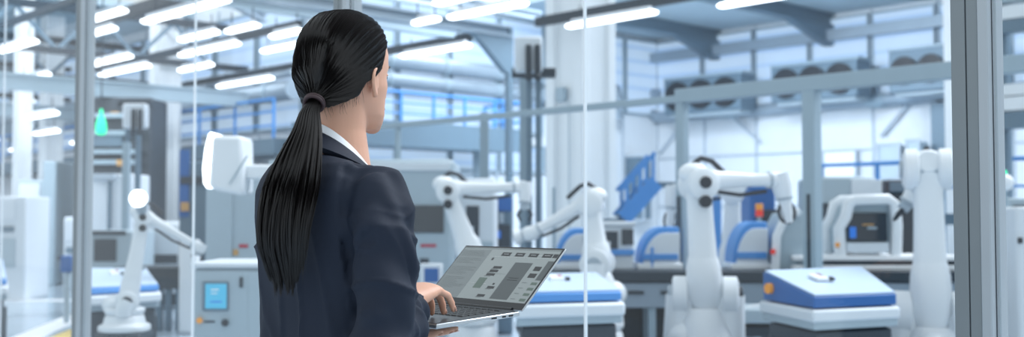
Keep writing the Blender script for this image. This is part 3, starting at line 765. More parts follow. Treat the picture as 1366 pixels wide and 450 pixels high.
MB().tube([p + Vector((0, .42, 0)) for p in fr], .045, 12, up=(0, 1, 0), sq=3).build('rear_frame', 'robot_white', rg.root, 0, 50)
MB().prism([p + (Vector((rg.L(1160, 305, YA))) - p) * .12 for p in fr], (0, .05, 0), (0, .4, 0)).build('housing', 'machine_grey', rg.root, .01)
panel(rg, 1130, 284, 1183, 322, YA + .03, 'glass_dark', 'window', .02)
panel(rg, 1133, 303, 1142, 318, YA + .01, 'screen_blue', 'status_light', .01)
panel(rg, 1150, 299, 1166, 301, YA + .01, 'wood_tan', 'workpiece', .005); panel(rg, 1157, 303, 1170, 306, YA + .01, 'machine_grey', 'workpiece', .005)
panel(rg, 1128, 324, 1185, 337, YA + .03, 'machine_white', 'lower_panel', .03)
MB().cyl(rg.L(1117, 327, YA - .05), rg.L(1117, 327, YA - .01), .02, 12).build('knob', 'orange_lamp', rg.root)
# dark cabinet behind A
rg, a, b = cab(1105, 10.4, 'tall dark grey machine with open bay behind the white bench machine', 'machine', 1096, 236, 1180, 999, .9, 'machine_grey')
panel(rg, 1097, 271, 1136, 340, 10.4, 'machine_dark', 'open_bay', .02); panel(rg, 1104, 286, 1124, 338, 10.38, 'steel_mid', 'door', .02)
panel(rg, 1135, 240, 1176, 262, 10.4, 'machine_white', 'upper_panel', .02)
rg, a, b = cab(1230, 11.5, 'dark machine block behind the right robot', 'machine', 1182, 240, 1262, 999, .9, 'machine_dark')
panel(rg, 1190, 262, 1255, 340, 11.5, 'glass_dark', 'window', .02); panel(rg, 1186, 243, 1258, 256, 11.5, 'steel_mid', 'upper_panel', .02)

# B: blue and white compact machines on the bench
def hood(px, Y, label, x0, x1, ytop, group='blue and white hooded machines on the bench', flip=1, win=True):
    rg = Rig('hooded_machine', px, Y, label, 'machine', group)
    bz = cf(px, 362, BY).z; rg.o.z = bz; rg.root.location.z = bz
    a = rg.L(x0, ytop, Y); b = rg.L(x1, 361, Y); b.z = 0
    Wd = b.x - a.x; Hh = a.z
    def pr(f0, f1):   # curved hood outline scaled between
        pts = [Vector((f0, 0, 0))]
        for i in range(9):
            t = i / 8 * math.pi / 2; pts.append(Vector((f0 + (f1 - f0) * .62 * (1 - math.cos(t)), 0, Hh * (.12 + .88 * math.sin(t)))))
        pts += [Vector((f1, 0, Hh)), Vector((f1, 0, 0))]
        return pts
    x_a, x_b = (a.x, b.x) if flip > 0 else (b.x, a.x)
    MB().prism(pr(x_a, x_b), (0, .03, 0), (0, .4, 0)).build('hood', 'blue_bright', rg.root, .01)
    ins = [Vector((x_a + (p.x - x_a) * .9 + (x_b - x_a) * .1, 0, p.z * .86)) for p in pr(x_a, x_b)]
    MB().prism(ins, (0, 0, 0), (0, .1, 0)).build('side_cover', 'machine_white', rg.root, .006)
    MB().bb(a.x - .02, b.x + .02, -.03, .4, 0, .05).build('base_rail', 'robot_white', rg.root, .008)
    MB().bb(a.x + Wd * .08, b.x - Wd * .05, -.02, .02, Hh * .22, Hh * .36).build('blue_band', 'blue_bright', rg.root, .004)
    return rg, Wd, Hh
rg, _, _ = hood(872, 9.3, 'blue hooded machine just left of the large middle robot', 853, 907, 303)
panel(rg, 868, 330, 872, 358, 9.28, 'blue_bright', 'stripe', .01)
hood(1000, 9.3, 'blue hooded machine between the middle robot and the slanted white machine', 978, 1025, 296)
hood(770, 9.3, 'blue hooded machine behind the right glass joint', 742, 788, 305, flip=1)
# boxy one with window
rg = Rig('bench_machine', 822, 9.25, 'white framed bench machine with dark windows right of the glass joint', 'machine'); bz = cf(822, 362, BY).z; rg.o.z = bz; rg.root.location.z = bz
rg.rect(MB(), 797, 301, 846, 361, 9.25, .55).build('body', 'machine_white', rg.root, .02)
rg.rect(MB(), 793, 296, 848, 302, 9.22, .6).build('top_plate', 'machine_white', rg.root, .008)
panel(rg, 799, 309, 824, 332, 9.25, 'machine_dark', 'window'); panel(rg, 829, 306, 845, 327, 9.25, 'glass_dark', 'window'); panel(rg, 806, 322, 814, 331, 9.23, 'machine_white', 'nozzle', .03)
panel(rg, 797, 333, 846, 341, 9.24, 'blue_bright', 'blue_band', .02); panel(rg, 806, 343, 816, 352, 9.23, 'blue_deep', 'emblem', .01); panel(rg, 809, 345, 813, 349, 9.215, 'red_mark', 'emblem_dot', .006)
# slanted white machine at 1030-1060
rg = Rig('bench_machine', 1050, 9.2, 'white machine with slanted front edge left of the slotted gantry post', 'machine'); bz = cf(1050, 362, BY).z; rg.o.z = bz; rg.root.location.z = bz
pl = [rg.L(x, y, 9.2) for x, y in ((1034, 361), (1036, 315), (1050, 285), (1076, 282), (1076, 361))]
for p in pl: p.y = 0
pl[0].z = pl[4].z = .0
MB().prism(pl, (0, .03, 0), (0, .55, 0)).build('body', 'machine_grey', rg.root, .01)
MB().bb(pl[1].x + .12, pl[4].x, -.05, .05, rg.L(0, 348, 9.2).z, rg.L(0, 341, 9.2).z).build('upper_tray', 'line_white', rg.root, .01); MB().bb(pl[1].x + .12, pl[4].x, -.05, .05, 0, rg.L(0, 354, 9.2).z).build('lower_tray', 'line_white', rg.root, .01)
edge = [pl[0], pl[1], pl[2], pl[2] * .4 + pl[3] * .6]
MB().tube(edge, .035, 10, up=(0, 1, 0), sq=3).build('front_frame', 'robot_white', rg.root, 0, 50)
MB().cyl(rg.L(1031, 336, 9.12), rg.L(1031, 336, 9.18), .022, 12).build('knob', 'red_lamp', rg.root)
# blue tall cabinet + signal tower behind
rg, a, b = cab(1015, 11.6, 'deep blue tall cabinet behind the robot forearm', 'machine', 1000, 240, 1042, 999, .8, 'blue_deep')
panel(rg, 1008, 280, 1040, 300, 11.6, 'machine_dark', 'vent', .02); panel(rg, 1002, 243, 1040, 252, 11.6, 'blue_bright', 'header', .02)
rg = Rig('signal_tower', 1013, 10.6, 'small orange and red signal tower in front of the deep blue cabinet', 'signal light')
a = rg.L(1013, 272, 10.6)
MB().cyl((0, 0, 0), (0, 0, a.z - .12), .02, 10).build('pole', 'steel_grey', rg.root); MB().cyl((0, 0, 0), (0, 0, .02), .1, 16).build('foot', 'steel_dark', rg.root)
MB().cyl((0, 0, a.z - .12), (0, 0, a.z - .06), .035, 14).build('red_light', 'red_lamp', rg.root, .004); MB().cyl((0, 0, a.z - .058), (0, 0, a.z), .035, 14).build('orange_light', 'orange_lamp', rg.root, .004)

# grey machine enclosures behind the woman / laptop
rg, a, b = cab(560, 11.0, 'large pale grey machine enclosure with wide dark window, right of the shoulder', 'machine', 470, 212, 605, 999, 1.2, 'machine_grey', bev=.06)
panel(rg, 474, 274, 592, 311, 11.0, 'glass_dark', 'window', .02); panel(rg, 561, 326, 582, 330, 11.0, 'red_mark', 'red_label', .01); panel(rg, 480, 218, 600, 228, 11.0, 'machine_white', 'top_band', .02)
panel(rg, 560, 345, 572, 360, 11.0, 'machine_dark', 'label_window', .01)
rg, a, b = cab(640, 11.2, 'pale machine with narrow dark window behind the robot arm at the laptop', 'machine', 607, 238, 662, 999, 1.0, 'machine_white', bev=.04)
panel(rg, 622, 275, 639, 316, 11.2, 'machine_dark', 'window', .02); panel(rg, 612, 322, 658, 332, 11.2, 'machine_grey', 'lower_band', .02)
rg = Rig('monitor', 578, 9.9, 'white framed operator display peeking out left of the laptop lid', 'monitor')
MB().cyl((0, 0, 0), (0, 0, rg.L(0, 380, 9.9).z), .03).build('stand', 'steel_mid', rg.root); MB().cyl((0, 0, 0), (0, 0, .02), .16, 16).build('foot', 'steel_mid', rg.root)
rg.rect(MB(), 560, 352, 590, 382, 9.85, .06).build('bezel', 'robot_white', rg.root, .01); panel(rg, 566, 358, 585, 377, 9.85, 'blue_deep', 'screen', .01)
rg, a, b = cab(672, 12.2, 'tall blue grey control pillar with small blue display, right of the narrow window', 'cabinet', 652, 264, 684, 999, .6, 'steel_mid')
panel(rg, 655, 300, 681, 330, 12.2, 'machine_dark', 'lower_door'); panel(rg, 657, 308, 668, 318, 12.18, 'screen_blue', 'display'); panel(rg, 650, 264, 683, 282, 12.2, 'blue_deep', 'header'); 
panel(rg, 666, 284, 672, 298, 12.2, 'robot_grey', 'mast')
# mechanical columns right of centre (dark lift posts with box)
def lift(px, Y, label, w, ytop, boxr, cone=True):
    rg = Rig('lift_column', px, Y, label, 'column')
    for dx in (-w, w):
        a = rg.L(px + dx, ytop, Y); MB().bb(a.x - .035, a.x + .035, -.05, .05, 0, a.z).build('mast', 'steel_mid', rg.root, .01)
    a = rg.L(px, ytop, Y); MB().bb(-.25, .25, -.1, .1, a.z - .1, a.z).build('cross_head', 'steel_dark', rg.root, .01)
    MB().bb(-.2, .2, -.15, .15, 0, .05).build('foot_plate', 'steel_dark', rg.root, .01)
    o = rg.rect(MB(), boxr[0], boxr[1], boxr[2], boxr[3], Y - .25, .18).build('control_box', 'machine_white', rg.root, .03)
    a = rg.L((boxr[0] + boxr[2]) / 2, (boxr[1] + boxr[3]) / 2, Y - .3)
    for dx in (0.0, .1):
        MB().cyl(a + Vector((dx, -.02, -.22)), a + Vector((dx, -.02, .1)), .035, 12).build('cylinder', 'steel_dark', rg.root, .005)
        MB().ball(a + Vector((dx, -.02, -.26)), .045).build('joint', 'steel_dark', rg.root)
    return rg
lift(712, 12.8, 'dark twin lift column with pale control box, left edge of the ribbed white column', 6, 92, (686, 48, 724, 96))
lift(178, 17.5, 'dark twin lift column with pale control box, left of the upper left white column', 7, 135, (163, 138, 194, 171))
for i, (x0, x1, y0) in enumerate(((640, 652, 150), (693, 703, 92), (737, 741, 250), (163, 172, 190))):
    Y = (13.5, 13.2, 12.0, 16.5)[i]
    rg = Rig('steel_post', (x0 + x1) / 2, Y, ('slim grey post left of the slim dark haunched column', 'slim grey post right of the slim dark haunched column', 'thin conduit post in front of the ribbed white column', 'slim grey post left of the far left lift column')[i], 'post')
    rg.rect(MB(), x0, y0, x1, 300, Y, .1) 
    a = rg.L(x0, y0, Y); b = rg.L(x1, y0, Y); MB().bb(a.x, b.x, 0, .1, 0.02, a.z).build('shaft', 'steel_grey', rg.root, .004); MB().bb(a.x - .05, b.x + .05, -.05, .15, 0, .02).build('foot_plate', 'steel_dark', rg.root)

# left grey electrical cabinet with cyan touch screen
YC = 6.3
rg = Rig('electrical_cabinet', 298, YC, 'grey electrical cabinet with glowing cyan touch screen left of the jacket', 'cabinet')
a = rg.L(259, 358, YC); b = rg.L(372, 358, YC)
MB().bb(a.x, b.x, 0, .6, .08, a.z).build('body', 'machine_grey', rg.root, .015)
MB().bb(a.x - .02, b.x + .02, -.02, .62, a.z, a.z + .03).build('top_plate', 'machine_white', rg.root, .01)
MB().bb(a.x + .03, b.x - .03, .04, .56, 0, .08).build('plinth', 'machine_dark', rg.root)
dr = panel(rg, 262, 362, 330, 620, YC, 'machine_grey', 'door', .02)
panel(rg, 332, 362, 371, 620, YC, 'machine_grey', 'door', .02)
panel(rg, 271, 376, 305, 415, YC - .02, 'steel_mid', 'screen_bezel', .015); panel(rg, 274, 379, 302, 412, YC - .035, 'screen_cyan', 'touch_screen', .005)
panel(rg, 281, 386, 292, 388, YC - .041, 'line_white', 'screen_line', .001); panel(rg, 281, 391, 290, 392.5, YC - .041, 'line_white', 'screen_line', .001); panel(rg, 280, 402, 296, 404, YC - .041, 'screen_blue', 'screen_line', .001)
MB().cyl(rg.L(266, 428, YC - .05), rg.L(266, 428, YC), .017, 14).build('knob', 'orange_lamp', rg.root); MB().cyl(rg.L(300, 431, YC - .05), rg.L(300, 431, YC), .02, 14).build('rotary_switch', 'black_cap', rg.root)
panel(rg, 272, 428, 287, 431, YC - .02, 'machine_dark', 'name_plate', .006); panel(rg, 320, 370, 324, 384, YC - .02, 'machine_dark', 'latch', .015)
# big grey machine behind it
rg, a, b = cab(320, 8.6, 'tall grey blue machine housing behind the electrical cabinet', 'machine', 274, 226, 400, 999, 1.2, 'machine_grey', bev=.05)
panel(rg, 276, 230, 310, 350, 8.6, 'machine_grey', 'side_door', .02); panel(rg, 319, 326, 331, 331, 8.6, 'red_mark', 'red_label', .01); panel(rg, 311, 333, 318, 341, 8.6, 'wood_tan', 'warning_plate', .01)
# white lamp head with glowing rim
rg = Rig('inspection_lamp', 340, 7.6, 'large white lamp head with glowing oval rim on a white arm, left of the ponytail', 'lamp')
a = rg.L(288, 182, 7.6); b = rg.L(332, 255, 7.6)
q = [rg.L(x, y, 7.6) for x, y in ((290, 183), (331, 183), (332, 218), (331, 262), (300, 256), (285, 250))]
MB().prism(q, (0, -.16, 0), (0, .16, 0)).build('lamp_head', 'robot_white', rg.root, .03)
rim = [rg.L(x, y, 7.6) for x, y in ((290, 178), (286, 180), (281, 200), (278, 225), (279, 245), (284, 253), (287, 245), (289, 225), (291, 200))]
MB().prism(rim, (0, -.15, 0), (0, .15, 0)).build('glowing_rim', 'lamp_white', rg.root, .03)
MB().bar(rg.L(331, 230, 7.6), rg.L(372, 230, 7.6), .16, .1).build('arm', 'robot_white', rg.root, .02)
a = rg.L(372, 230, 7.6); MB().bb(a.x - .06, a.x + .06, -.06, .06, 0, a.z + .08).build('stand', 'machine_grey', rg.root, .01); MB().bb(a.x - .2, a.x + .2, -.2, .2, 0, .04).build('foot_plate', 'steel_mid', rg.root)
MB().bar(rg.L(306, 246, 7.43), rg.L(330, 208, 7.43), .008, .01).build('seam', 'machine_grey', rg.root)
# left machines
rg, a, b = cab(140, 14.5, 'pale cabinet with dark screen bay behind the left console', 'machine', 108, 308, 168, 999, .9, 'machine_grey')
panel(rg, 126, 319, 155, 349, 14.5, 'machine_dark', 'screen'); panel(rg, 108, 308, 168, 314, 14.5, 'machine_dark', 'top_band')
rg, a, b = cab(160, 18.4, 'tall white enclosure with stepped shelf behind the green signal lamp', 'machine', 122, 232, 166, 999, .9, 'machine_white')
panel(rg, 122, 232, 155, 240, 18.4, 'seam_grey', 'ledge', .1); panel(rg, 145, 242, 148, 320, 18.4, 'steel_mid', 'pipe', .05)
rg, a, b = cab(215, 15.5, 'white machine box with arched dark trim behind the slim robot', 'machine', 194, 296, 236, 999, .9, 'machine_white', bev=.08)
panel(rg, 201, 340, 237, 352, 15.5, 'machine_dark', 'slot'); panel(rg, 197, 315, 199, 352, 15.5, 'steel_mid', 'trim')
rg, a, b = cab(248, 13.2, 'dark framed machine with blue panel right of the upper left white column', 'machine', 239, 215, 275, 999, .9, 'steel_mid')
panel(rg, 240, 200, 252, 290, 13.2, 'blue_deep', 'blue_panel'); panel(rg, 242, 270, 252, 282, 13.15, 'wood_tan', 'tan_box', .04); panel(rg, 242, 236, 272, 246, 13.2, 'machine_dark', 'shelf', .05); panel(rg, 240, 325, 270, 350, 13.2, 'machine_dark', 'lower_bay')
rg, a, b = cab(243, 12.2, 'small white tapered machine nozzle block under the slim robot wrist', 'machine', 238, 320, 255, 999, .2, 'robot_white', bev=.04)
# dark stacked block behind green lamp
rg, a, b = cab(150, 20.5, 'dark multi level storage block behind the green signal lamp', 'storage rack', 118, 130, 190, 999, 1.0, 'machine_dark', name='storage_rack')
for y in (152, 175, 200, 214): panel(rg, 118, y, 188, y + 6, 20.5, 'steel_grey', 'shelf', .15)
panel(rg, 120, 180, 165, 196, 20.5, 'steel_mid', 'crate', .1); panel(rg, 150, 150, 160, 155, 20.5, 'wood_tan', 'crate', .1); panel(rg, 160, 214, 170, 222, 20.5, 'wood_tan', 'crate', .18)
# row of pale cabinets far left
rnd = random.Random(3)
ls = ['pale cabinet at the far left edge, nearest of the row', 'pale cabinet in the far left row, second from the edge', 'pale cabinet in the far left row, third from the edge', 'pale cabinet in the far left row, beside the left post', 'low pale cabinet beside the left aluminium post']
for i, (x0, x1, y0, Y, mt) in enumerate(((-30, 22, 262, 17, 'machine_white'), (24, 55, 240, 21, 'machine_grey'), (57, 62, 215, 20.5, 'steel_grey'), (63, 100, 250, 22, 'machine_white'), (85, 112, 290, 19, 'machine_white'))):
    rg, a, b = cab((x0 + x1) / 2, Y, ls[i], 'cabinet', x0, y0, x1, 999, .9, mt)
    w_ = x1 - x0
    if w_ > 10:
        panel(rg, x0 + 2, y0 + 5, x1 - 2, y0 + 32, Y, 'machine_white', 'upper_panel'); panel(rg, x0 + 3, y0 + 40, x1 - 3, y0 + 48, Y, 'machine_dark' if i % 2 else 'steel_mid', 'slot')
        panel(rg, x0 + 2, y0 + 56, x0 + w_ / 2, y0 + 95, Y, 'machine_grey', 'door'); panel(rg, x0 + w_ / 2 + 1, y0 + 56, x1 - 2, y0 + 95, Y, 'machine_grey', 'door')
# blue operator stool / figure-like blue block near left post
rg = Rig('blue_device', 91, 13.5, 'small dark blue device on a pale pole just left of the left post', 'device')
a = rg.L(91, 350, 13.5); MB().bb(-.07, .07, -.06, .06, a.z - .12, a.z + .08).build('head', 'blue_deep', rg.root, .02); MB().bar((-.12, 0, a.z + .05), (.05, 0, a.z + .05), .05, .06).build('handle', 'machine_dark', rg.root, .01)
MB().bb(-.03, .03, -.03, .03, .0, a.z - .12).build('pole', 'machine_grey', rg.root, .01)
# far right strip beyond the post
rg, a, b = cab(1362, 6.6, 'tall white cabinet at the right edge, beyond the wide post', 'cabinet', 1356, 276, 1420, 999, .6, 'machine_white', bev=.02)
panel(rg, 1357, 317, 1362, 325, 6.6, 'black_cap', 'handle', .03)
rg, a, b = cab(1350, 9.2, 'grey framed machine between the wide post and the right edge cabinet', 'machine', 1339, 264, 1400, 999, .8, 'machine_grey', bev=.02)
panel(rg, 1351, 274, 1390, 350, 9.2, 'machine_dark', 'window'); panel(rg, 1339, 357, 1372, 362, 9.2, 'line_white', 'rail', .04); panel(rg, 1339, 365, 1372, 384, 9.2, 'bench_dark', 'dark_band', .03); panel(rg, 1340, 392, 1372, 397, 9.2, 'steel_mid', 'handle')
rg = Rig('round_lamp', 1341, 8.9, 'small white round lamp head on a post just right of the wide post', 'lamp')
a = rg.L(1340, 244, 8.9); MB().ball(a, .07).build('bulb', 'robot_white', rg.root); MB().cyl((a.x, 0, 0), a, .02, 10).build('stand', 'steel_grey', rg.root); MB().ball(a + Vector((0, 0, .08)), .02).build('green_dot', 'green_light', rg.root)
rt = empty('wall_rack', (14.0, onX(1352, 100, 14.0).y, 0), 0, 'tall rack of grey and white horizontal members between the wide post and the right edge', 'rack')
for i, (y0, y1, mt) in enumerate(((-40, 4, 'steel_grey'), (8, 26, 'column_white'), (27, 44, 'steel_mid'), (78, 92, 'steel_grey'), (113, 128, 'column_white'), (130, 148, 'column_white'), (150, 172, 'steel_mid'))):
    t = onX(1352, y0, 14.0); u = onX(1352, y1, 14.0); MB().bb(-.1, .1, -3.0, .25, u.z, t.z).build('cross_member', mt, rt)
for y in (-2.9, .2): MB().bb(.1, .22, y - .08, y + .08, 0, 4.8).build('upright', 'steel_mid', rt)
# ================================================================== the woman
mat('skin', 'd9a68c', .5, var=.05, scale=25, bump=.08, bscale=300)
mat('lip', 'b8685f', .4); mat('eye_white', 'e8e6e2', .2); mat('iris', '3a2418', .1)
mat('suit_navy', '172132', .72, var=.08, scale=8, bump=.35, bscale=900, spec=.35)
mat('suit_lining', '1d222c', .6)
mat('shirt_white', 'eef2f7', .6, var=.02)
mat('hair_black', '100d0d', .42, var=.35, scale=40, spec=.38); mat('hair_core', '09080a', .8, spec=.1)
mat('hair_tie', '3b2a2e', .6)
mat('trouser_navy', '252d3a', .8, var=.08); mat('shoe_black', '15161a', .3)
MATS['skin'].node_tree.nodes['Principled BSDF'].inputs['Subsurface Weight'].default_value = .12
MATS['skin'].node_tree.nodes['Principled BSDF'].inputs['Subsurface Radius'].default_value = (.02, .008, .004)

D_ = Vector((.77, .638, 0)); R_ = Vector((.638, -.77, 0)); UP = Vector((0, 0, 1))
BC = Vector((-.352, 2.20, 0))
person = empty('person', wd(BC), YAW)
tag(person, 'woman in navy blazer with long black ponytail typing on a held laptop, seen from behind', 'person')
PRX = person
def BP(r, f, z): return R_ * r + D_ * f + UP * z
def PX(px, py, Y): return cf(px, py, Y) - BC
def bring(z, hw, hb, hf, n=44, sq=2.5, fs=0.0, tilt=0.0):
    o_ = []
    for i in range(n):
        t = 2 * math.pi * i / n; c, s = math.cos(t), math.sin(t)
        x = math.copysign(abs(c) ** (2 / sq), c) * hw; y = math.copysign(abs(s) ** (2 / sq), s) * (hf if s > 0 else hb)
        o_.append(BP(x, y + fs, z - tilt * y))
    return o_
def fuse(mbs, name, m, parent, voxel, smooth=3, disp=None):
    v = MB()
    for q in mbs: v.add(q.v, q.f)
    me = bpy.data.meshes.new(name); me.from_pydata(v.v, [], v.f); me.update()
    import bmesh
    b = bmesh.new(); b.from_mesh(me); bmesh.ops.recalc_face_normals(b, faces=b.faces); b.to_mesh(me); b.free()
    o = bpy.data.objects.new(name, me); COL.objects.link(o)
    md = o.modifiers.new('r', 'REMESH'); md.mode = 'VOXEL'; md.voxel_size = voxel
    md = o.modifiers.new('s', 'SMOOTH'); md.factor = .5; md.iterations = smooth
    bpy.context.view_layer.update()
    dg = bpy.context.evaluated_depsgraph_get()
    nm = bpy.data.meshes.new_from_object(o.evaluated_get(dg)); o.modifiers.clear(); old = o.data; o.data = nm; bpy.data.meshes.remove(old)
    nm.name = name
    if disp:
        no = [vv.normal.copy() for vv in nm.vertices]
        for vv, n_ in zip(nm.vertices, no): vv.co = vv.co + disp(vv.co.copy(), n_)
    nm.update(); nm.polygons.foreach_set('use_smooth', [True] * len(nm.polygons))
    nm.materials.clear(); nm.materials.append(MATS[m]); o.parent = parent
    return o

# ---------------- head frame
HA = R(39); HF = Vector((math.sin(HA), math.cos(HA), 0)); HR = Vector((math.cos(HA), -math.sin(HA), 0))
HC = Vector((-.329, 2.215, 1.459)) - BC          # chin height origin on the head axis
def HP(r, f, z): return HC + HR * r + HF * f + UP * z
HZ = [0, .012, .03, .05, .075, .10, .125, .15, .175, .195, .21, .219]
HFr = [.076, .088, .088, .086, .086, .085, .088, .088, .080, .064, .042, .012]
HB = [-.025, .0, .02, .045, .068, .083, .092, .096, .092, .078, .058, .030]
HWd = [.020, .034, .047, .055, .063, .069, .073, .075, .073, .063, .047, .018]
def lerpt(z, T):
    if z <= HZ[0]: return T[0]
    for i in range(len(HZ) - 1):
        if z <= HZ[i + 1]:
            t = (z - HZ[i]) / (HZ[i + 1] - HZ[i]); return T[i] * (1 - t) + T[i + 1] * t
    return T[-1]
def hring(z, n=36, sq=2.25):
    f_, b_, w_ = lerpt(z, HFr), lerpt(z, HB), lerpt(z, HWd); mid = (f_ - b_) / 2; hd = (f_ + b_) / 2; o_ = []
    for i in range(n):
        t = 2 * math.pi * i / n; c, s = math.cos(t), math.sin(t)
        o_.append(HP(math.copysign(abs(c) ** (2 / sq), c) * w_, mid + math.copysign(abs(s) ** (2 / sq), s) * hd, z))
    return o_
head = MB().loft([hring(z) for z in HZ])
nose = MB().loft([[HP(-.006, .078, .118), HP(.006, .078, .118), HP(.004, .088, .118), HP(-.004, .088, .118)], [HP(-.016, .075, .07), HP(.016, .075, .07), HP(.009, .106, .072), HP(-.009, .106, .072)], [HP(-.012, .078, .062), HP(.012, .078, .062), HP(.006, .098, .062), HP(-.006, .098, .062)]])
lips = MB().ball(HP(0, .084, .047), .02, 14, (.9, .5, .35)).ball(HP(0, .083, .04), .018, 14, (.9, .5, .4))
chin = MB().ball(HP(0, .072, .014), .02, 14)
neck = MB().tube([BP(0, .01, 1.34), BP(0, .015, 1.42), HP(-.004, -.012, .0), HP(0, -.01, .06)], [.075, .058, .052, .052], 28)
def ear(s):
    e = MB(); c = lambda f, z, o=0: HP(s * (.071 + o), f, z)
    pts = [c(.012, .062, .002), c(.004, .07, .006), c(-.004, .082, .012), c(-.008, .098, .016), c(-.004, .11, .015), c(.006, .116, .01), c(.016, .112, .005), c(.02, .1, .002)]
    e.tube(pts, [.004, .005, .0045, .0045, .0045, .0045, .004, .003], 8)
    e.loft([[c(.014, .062), c(0, .075), c(-.004, .1), c(.006, .112), c(.018, .108), c(.02, .08)], [c(.014, .064, .004), c(.002, .076, .009), c(-.002, .1, .012), c(.006, .111, .01), c(.016, .107, .005), c(.019, .08, .004)]])
    e.ball(c(.01, .064, .002), .0065, 10)
    return e
# ---------------- hands
def finger(base, dirs, lens, r0, mb=None):
    mb = mb or MB(); p = [base - dirs[0].normalized() * .012]; p.append(base)
    for d_, l_ in zip(dirs, lens): p.append(p[-1] + d_.normalized() * l_)
    rs = [r0, r0, r0 * .98, r0 * .9, r0 * .78][:len(p)]
    q = [p[0]]; rr = [rs[0]]
    for i in range(1, len(p)):
        q.append((p[i - 1] + p[i]) / 2); rr.append((rs[i - 1] + rs[i]) / 2 * .97); q.append(p[i]); rr.append(rs[i] * (1.04 if i < len(p) - 1 else .8))
    q.append(p[-1] + dirs[-1].normalized() * r0 * .5); rr.append(r0 * .35)
    return mb.tube(q, rr, 12), p
# right hand: wrist -> over keyboard
WRr = Vector((-.206, 2.222, 1.118)) - BC
hd_ = (Vector((-.145, 2.365, 1.138)) - BC - WRr).normalized(); hx = hd_.cross(UP).normalized(); hup = hx.cross(hd_)   # hx = towards little finger / camera side
rh = MB()
rh.loft([[WRr + hd_ * t + hx * (w_ * math.cos(a_) + sx) + hup * (h_ * math.sin(a_) + hz) for a_ in [2 * math.pi * i / 24 for i in range(24)]] for t, w_, h_, sx, hz in
         ((-.05, .027, .022, 0, 0), (-.01, .028, .021, 0, .0), (.015, .033, .021, 0, .003), (.045, .04, .019, 0, .008), (.07, .042, .017, 0, .011), (.087, .038, .013, 0, .009))])
fing = []
for k, (ox, ln, sp) in enumerate(((.031, .9, .22), (.0105, 1.05, .06), (-.0105, 1.1, -.05), (-.031, 1.0, -.14))):
    b_ = WRr + hd_ * (.082 - abs(k - 1.6) * .004) + hx * ox + hup * .01
    dd = [hd_ + hx * sp - hup * .55, hd_ * .6 + hx * sp - hup * 1.2, hd_ * .1 + hx * sp - hup * 1.3]
    _, pp = finger(b_, dd, [.037 * ln, .022 * ln, .018 * ln], .0088 - (k == 0) * .0009, rh)
    fing.append((pp, hup))
finger(WRr + hd_ * .03 - hx * .03, [hd_ * .8 - hx * .75, hd_ * 1 - hx * .35 - hup * .2, hd_ - hup * .3], [.03, .026, .02], .0098, rh)
# left hand: palm up under the base, fingers reaching to the near right edge
WLl = Vector((-.285, 2.42, 1.028)) - BC
ld = (Vector((-.12, 2.372, 1.046)) - BC - WLl).normalized(); lx = ld.cross(UP).normalized(); lup = lx.cross(ld)
lh = MB()
lh.loft([[WLl + ld * t + lx * (w_ * math.cos(a_)) + lup * (h_ * math.sin(a_)) for a_ in [2 * math.pi * i / 24 for i in range(24)]] for t, w_, h_ in
         ((-.05, .026, .021), (-.01, .026, .018), (.02, .033, .016), (.05, .039, .014), (.075, .04, .012), (.09, .036, .01))])
for k, (ox, ln) in enumerate(((.031, .9), (.0105, 1.1), (-.0105, 1.12), (-.031, .98))):
    _, pp = finger(WLl + ld * .085 + lx * ox, [ld + lx * (ox * 3) - lup * .02, ld + lx * ox * 2 + lup * .05, ld + lx * ox + lup * .18], [.036 * ln, .024 * ln, .02 * ln], .0085, lh)
    fing.append((pp, lup * -1))
finger(WLl + ld * .03 + lx * .03, [ld * .7 + lx * .8, ld + lx * .4, ld + lx * .15], [.03, .026, .02], .0098, lh)

ELr = BP(.225, -.03, 1.065); SHr = BP(.155, .0, 1.335); ELl = BP(-.165, .045, 1.07); SHl = BP(-.155, 0, 1.335)
MDr = BP(.205, -.01, 1.21); MDl = BP(-.202, -.003, 1.22)
arms = MB().tube([BP(.09, 0, 1.33), SHr, MDr, ELr, (ELr + WRr) / 2, WRr - hd_ * .02], [.04, .036, .034, .034, .031, .024], 18)
arms2 = MB().tube([BP(-.09, 0, 1.33), SHl, MDl, ELl, (ELl + WLl) / 2, WLl - ld * .02], [.04, .036, .034, .034, .031, .024], 18)
torso_in = MB().loft([bring(z, a * .9, b * .88, c * .88) for z, a, b, c in ((.80, .155, .12, .1), (.9, .165, .125, .1), (1.0, .14, .1, .09), (1.06, .13, .09, .09), (1.15, .135, .095, .1), (1.25, .148, .1, .105), (1.32, .14, .09, .095), (1.35, .12, .078, .075), (1.38, .08, .06, .055), (1.42, .05, .045, .045))])
legs = [MB().tube([BP(s * .08, -.01, .86), BP(s * .088, .0, .7), BP(s * .09, .0, .5), BP(s * .092, -.015, .3), BP(s * .094, -.03, .09), BP(s * .094, -.03, .045)], [.085, .075, .052, .05, .034, .034], 20) for s in (-1, 1)]
feet = [MB().tube([BP(s * .094, -.055, .05), BP(s * .096, .0, .045), BP(s * .1, .07, .035), BP(s * .102, .14, .028), BP(s * .102, .165, .026)], [.03, .034, .04, .034, .018], 16, asp=.62) for s in (-1, 1)]
def face_disp(p, n):
    q = p - HC; r, f, z = q.dot(HR), q.dot(HF), q.z
    if z < -.01 or z > .2 or f < .02: return Vector()
    d = Vector()
    for s in (-1, 1):
        d -= HF * .008 * math.exp(-(((r - s * .031) / .014) ** 2 + ((z - .108) / .009) ** 2))
        d += HF * .004 * math.exp(-(((r - s * .03) / .02) ** 2 + ((z - .126) / .006) ** 2))
        d += (HF * .4 + HR * s * .6) * .004 * math.exp(-(((r - s * .05) / .02) ** 2 + ((z - .085) / .016) ** 2))
    d -= HF * .0035 * math.exp(-((r / .02) ** 2 + ((z - .0435) / .0022) ** 2))
    return d
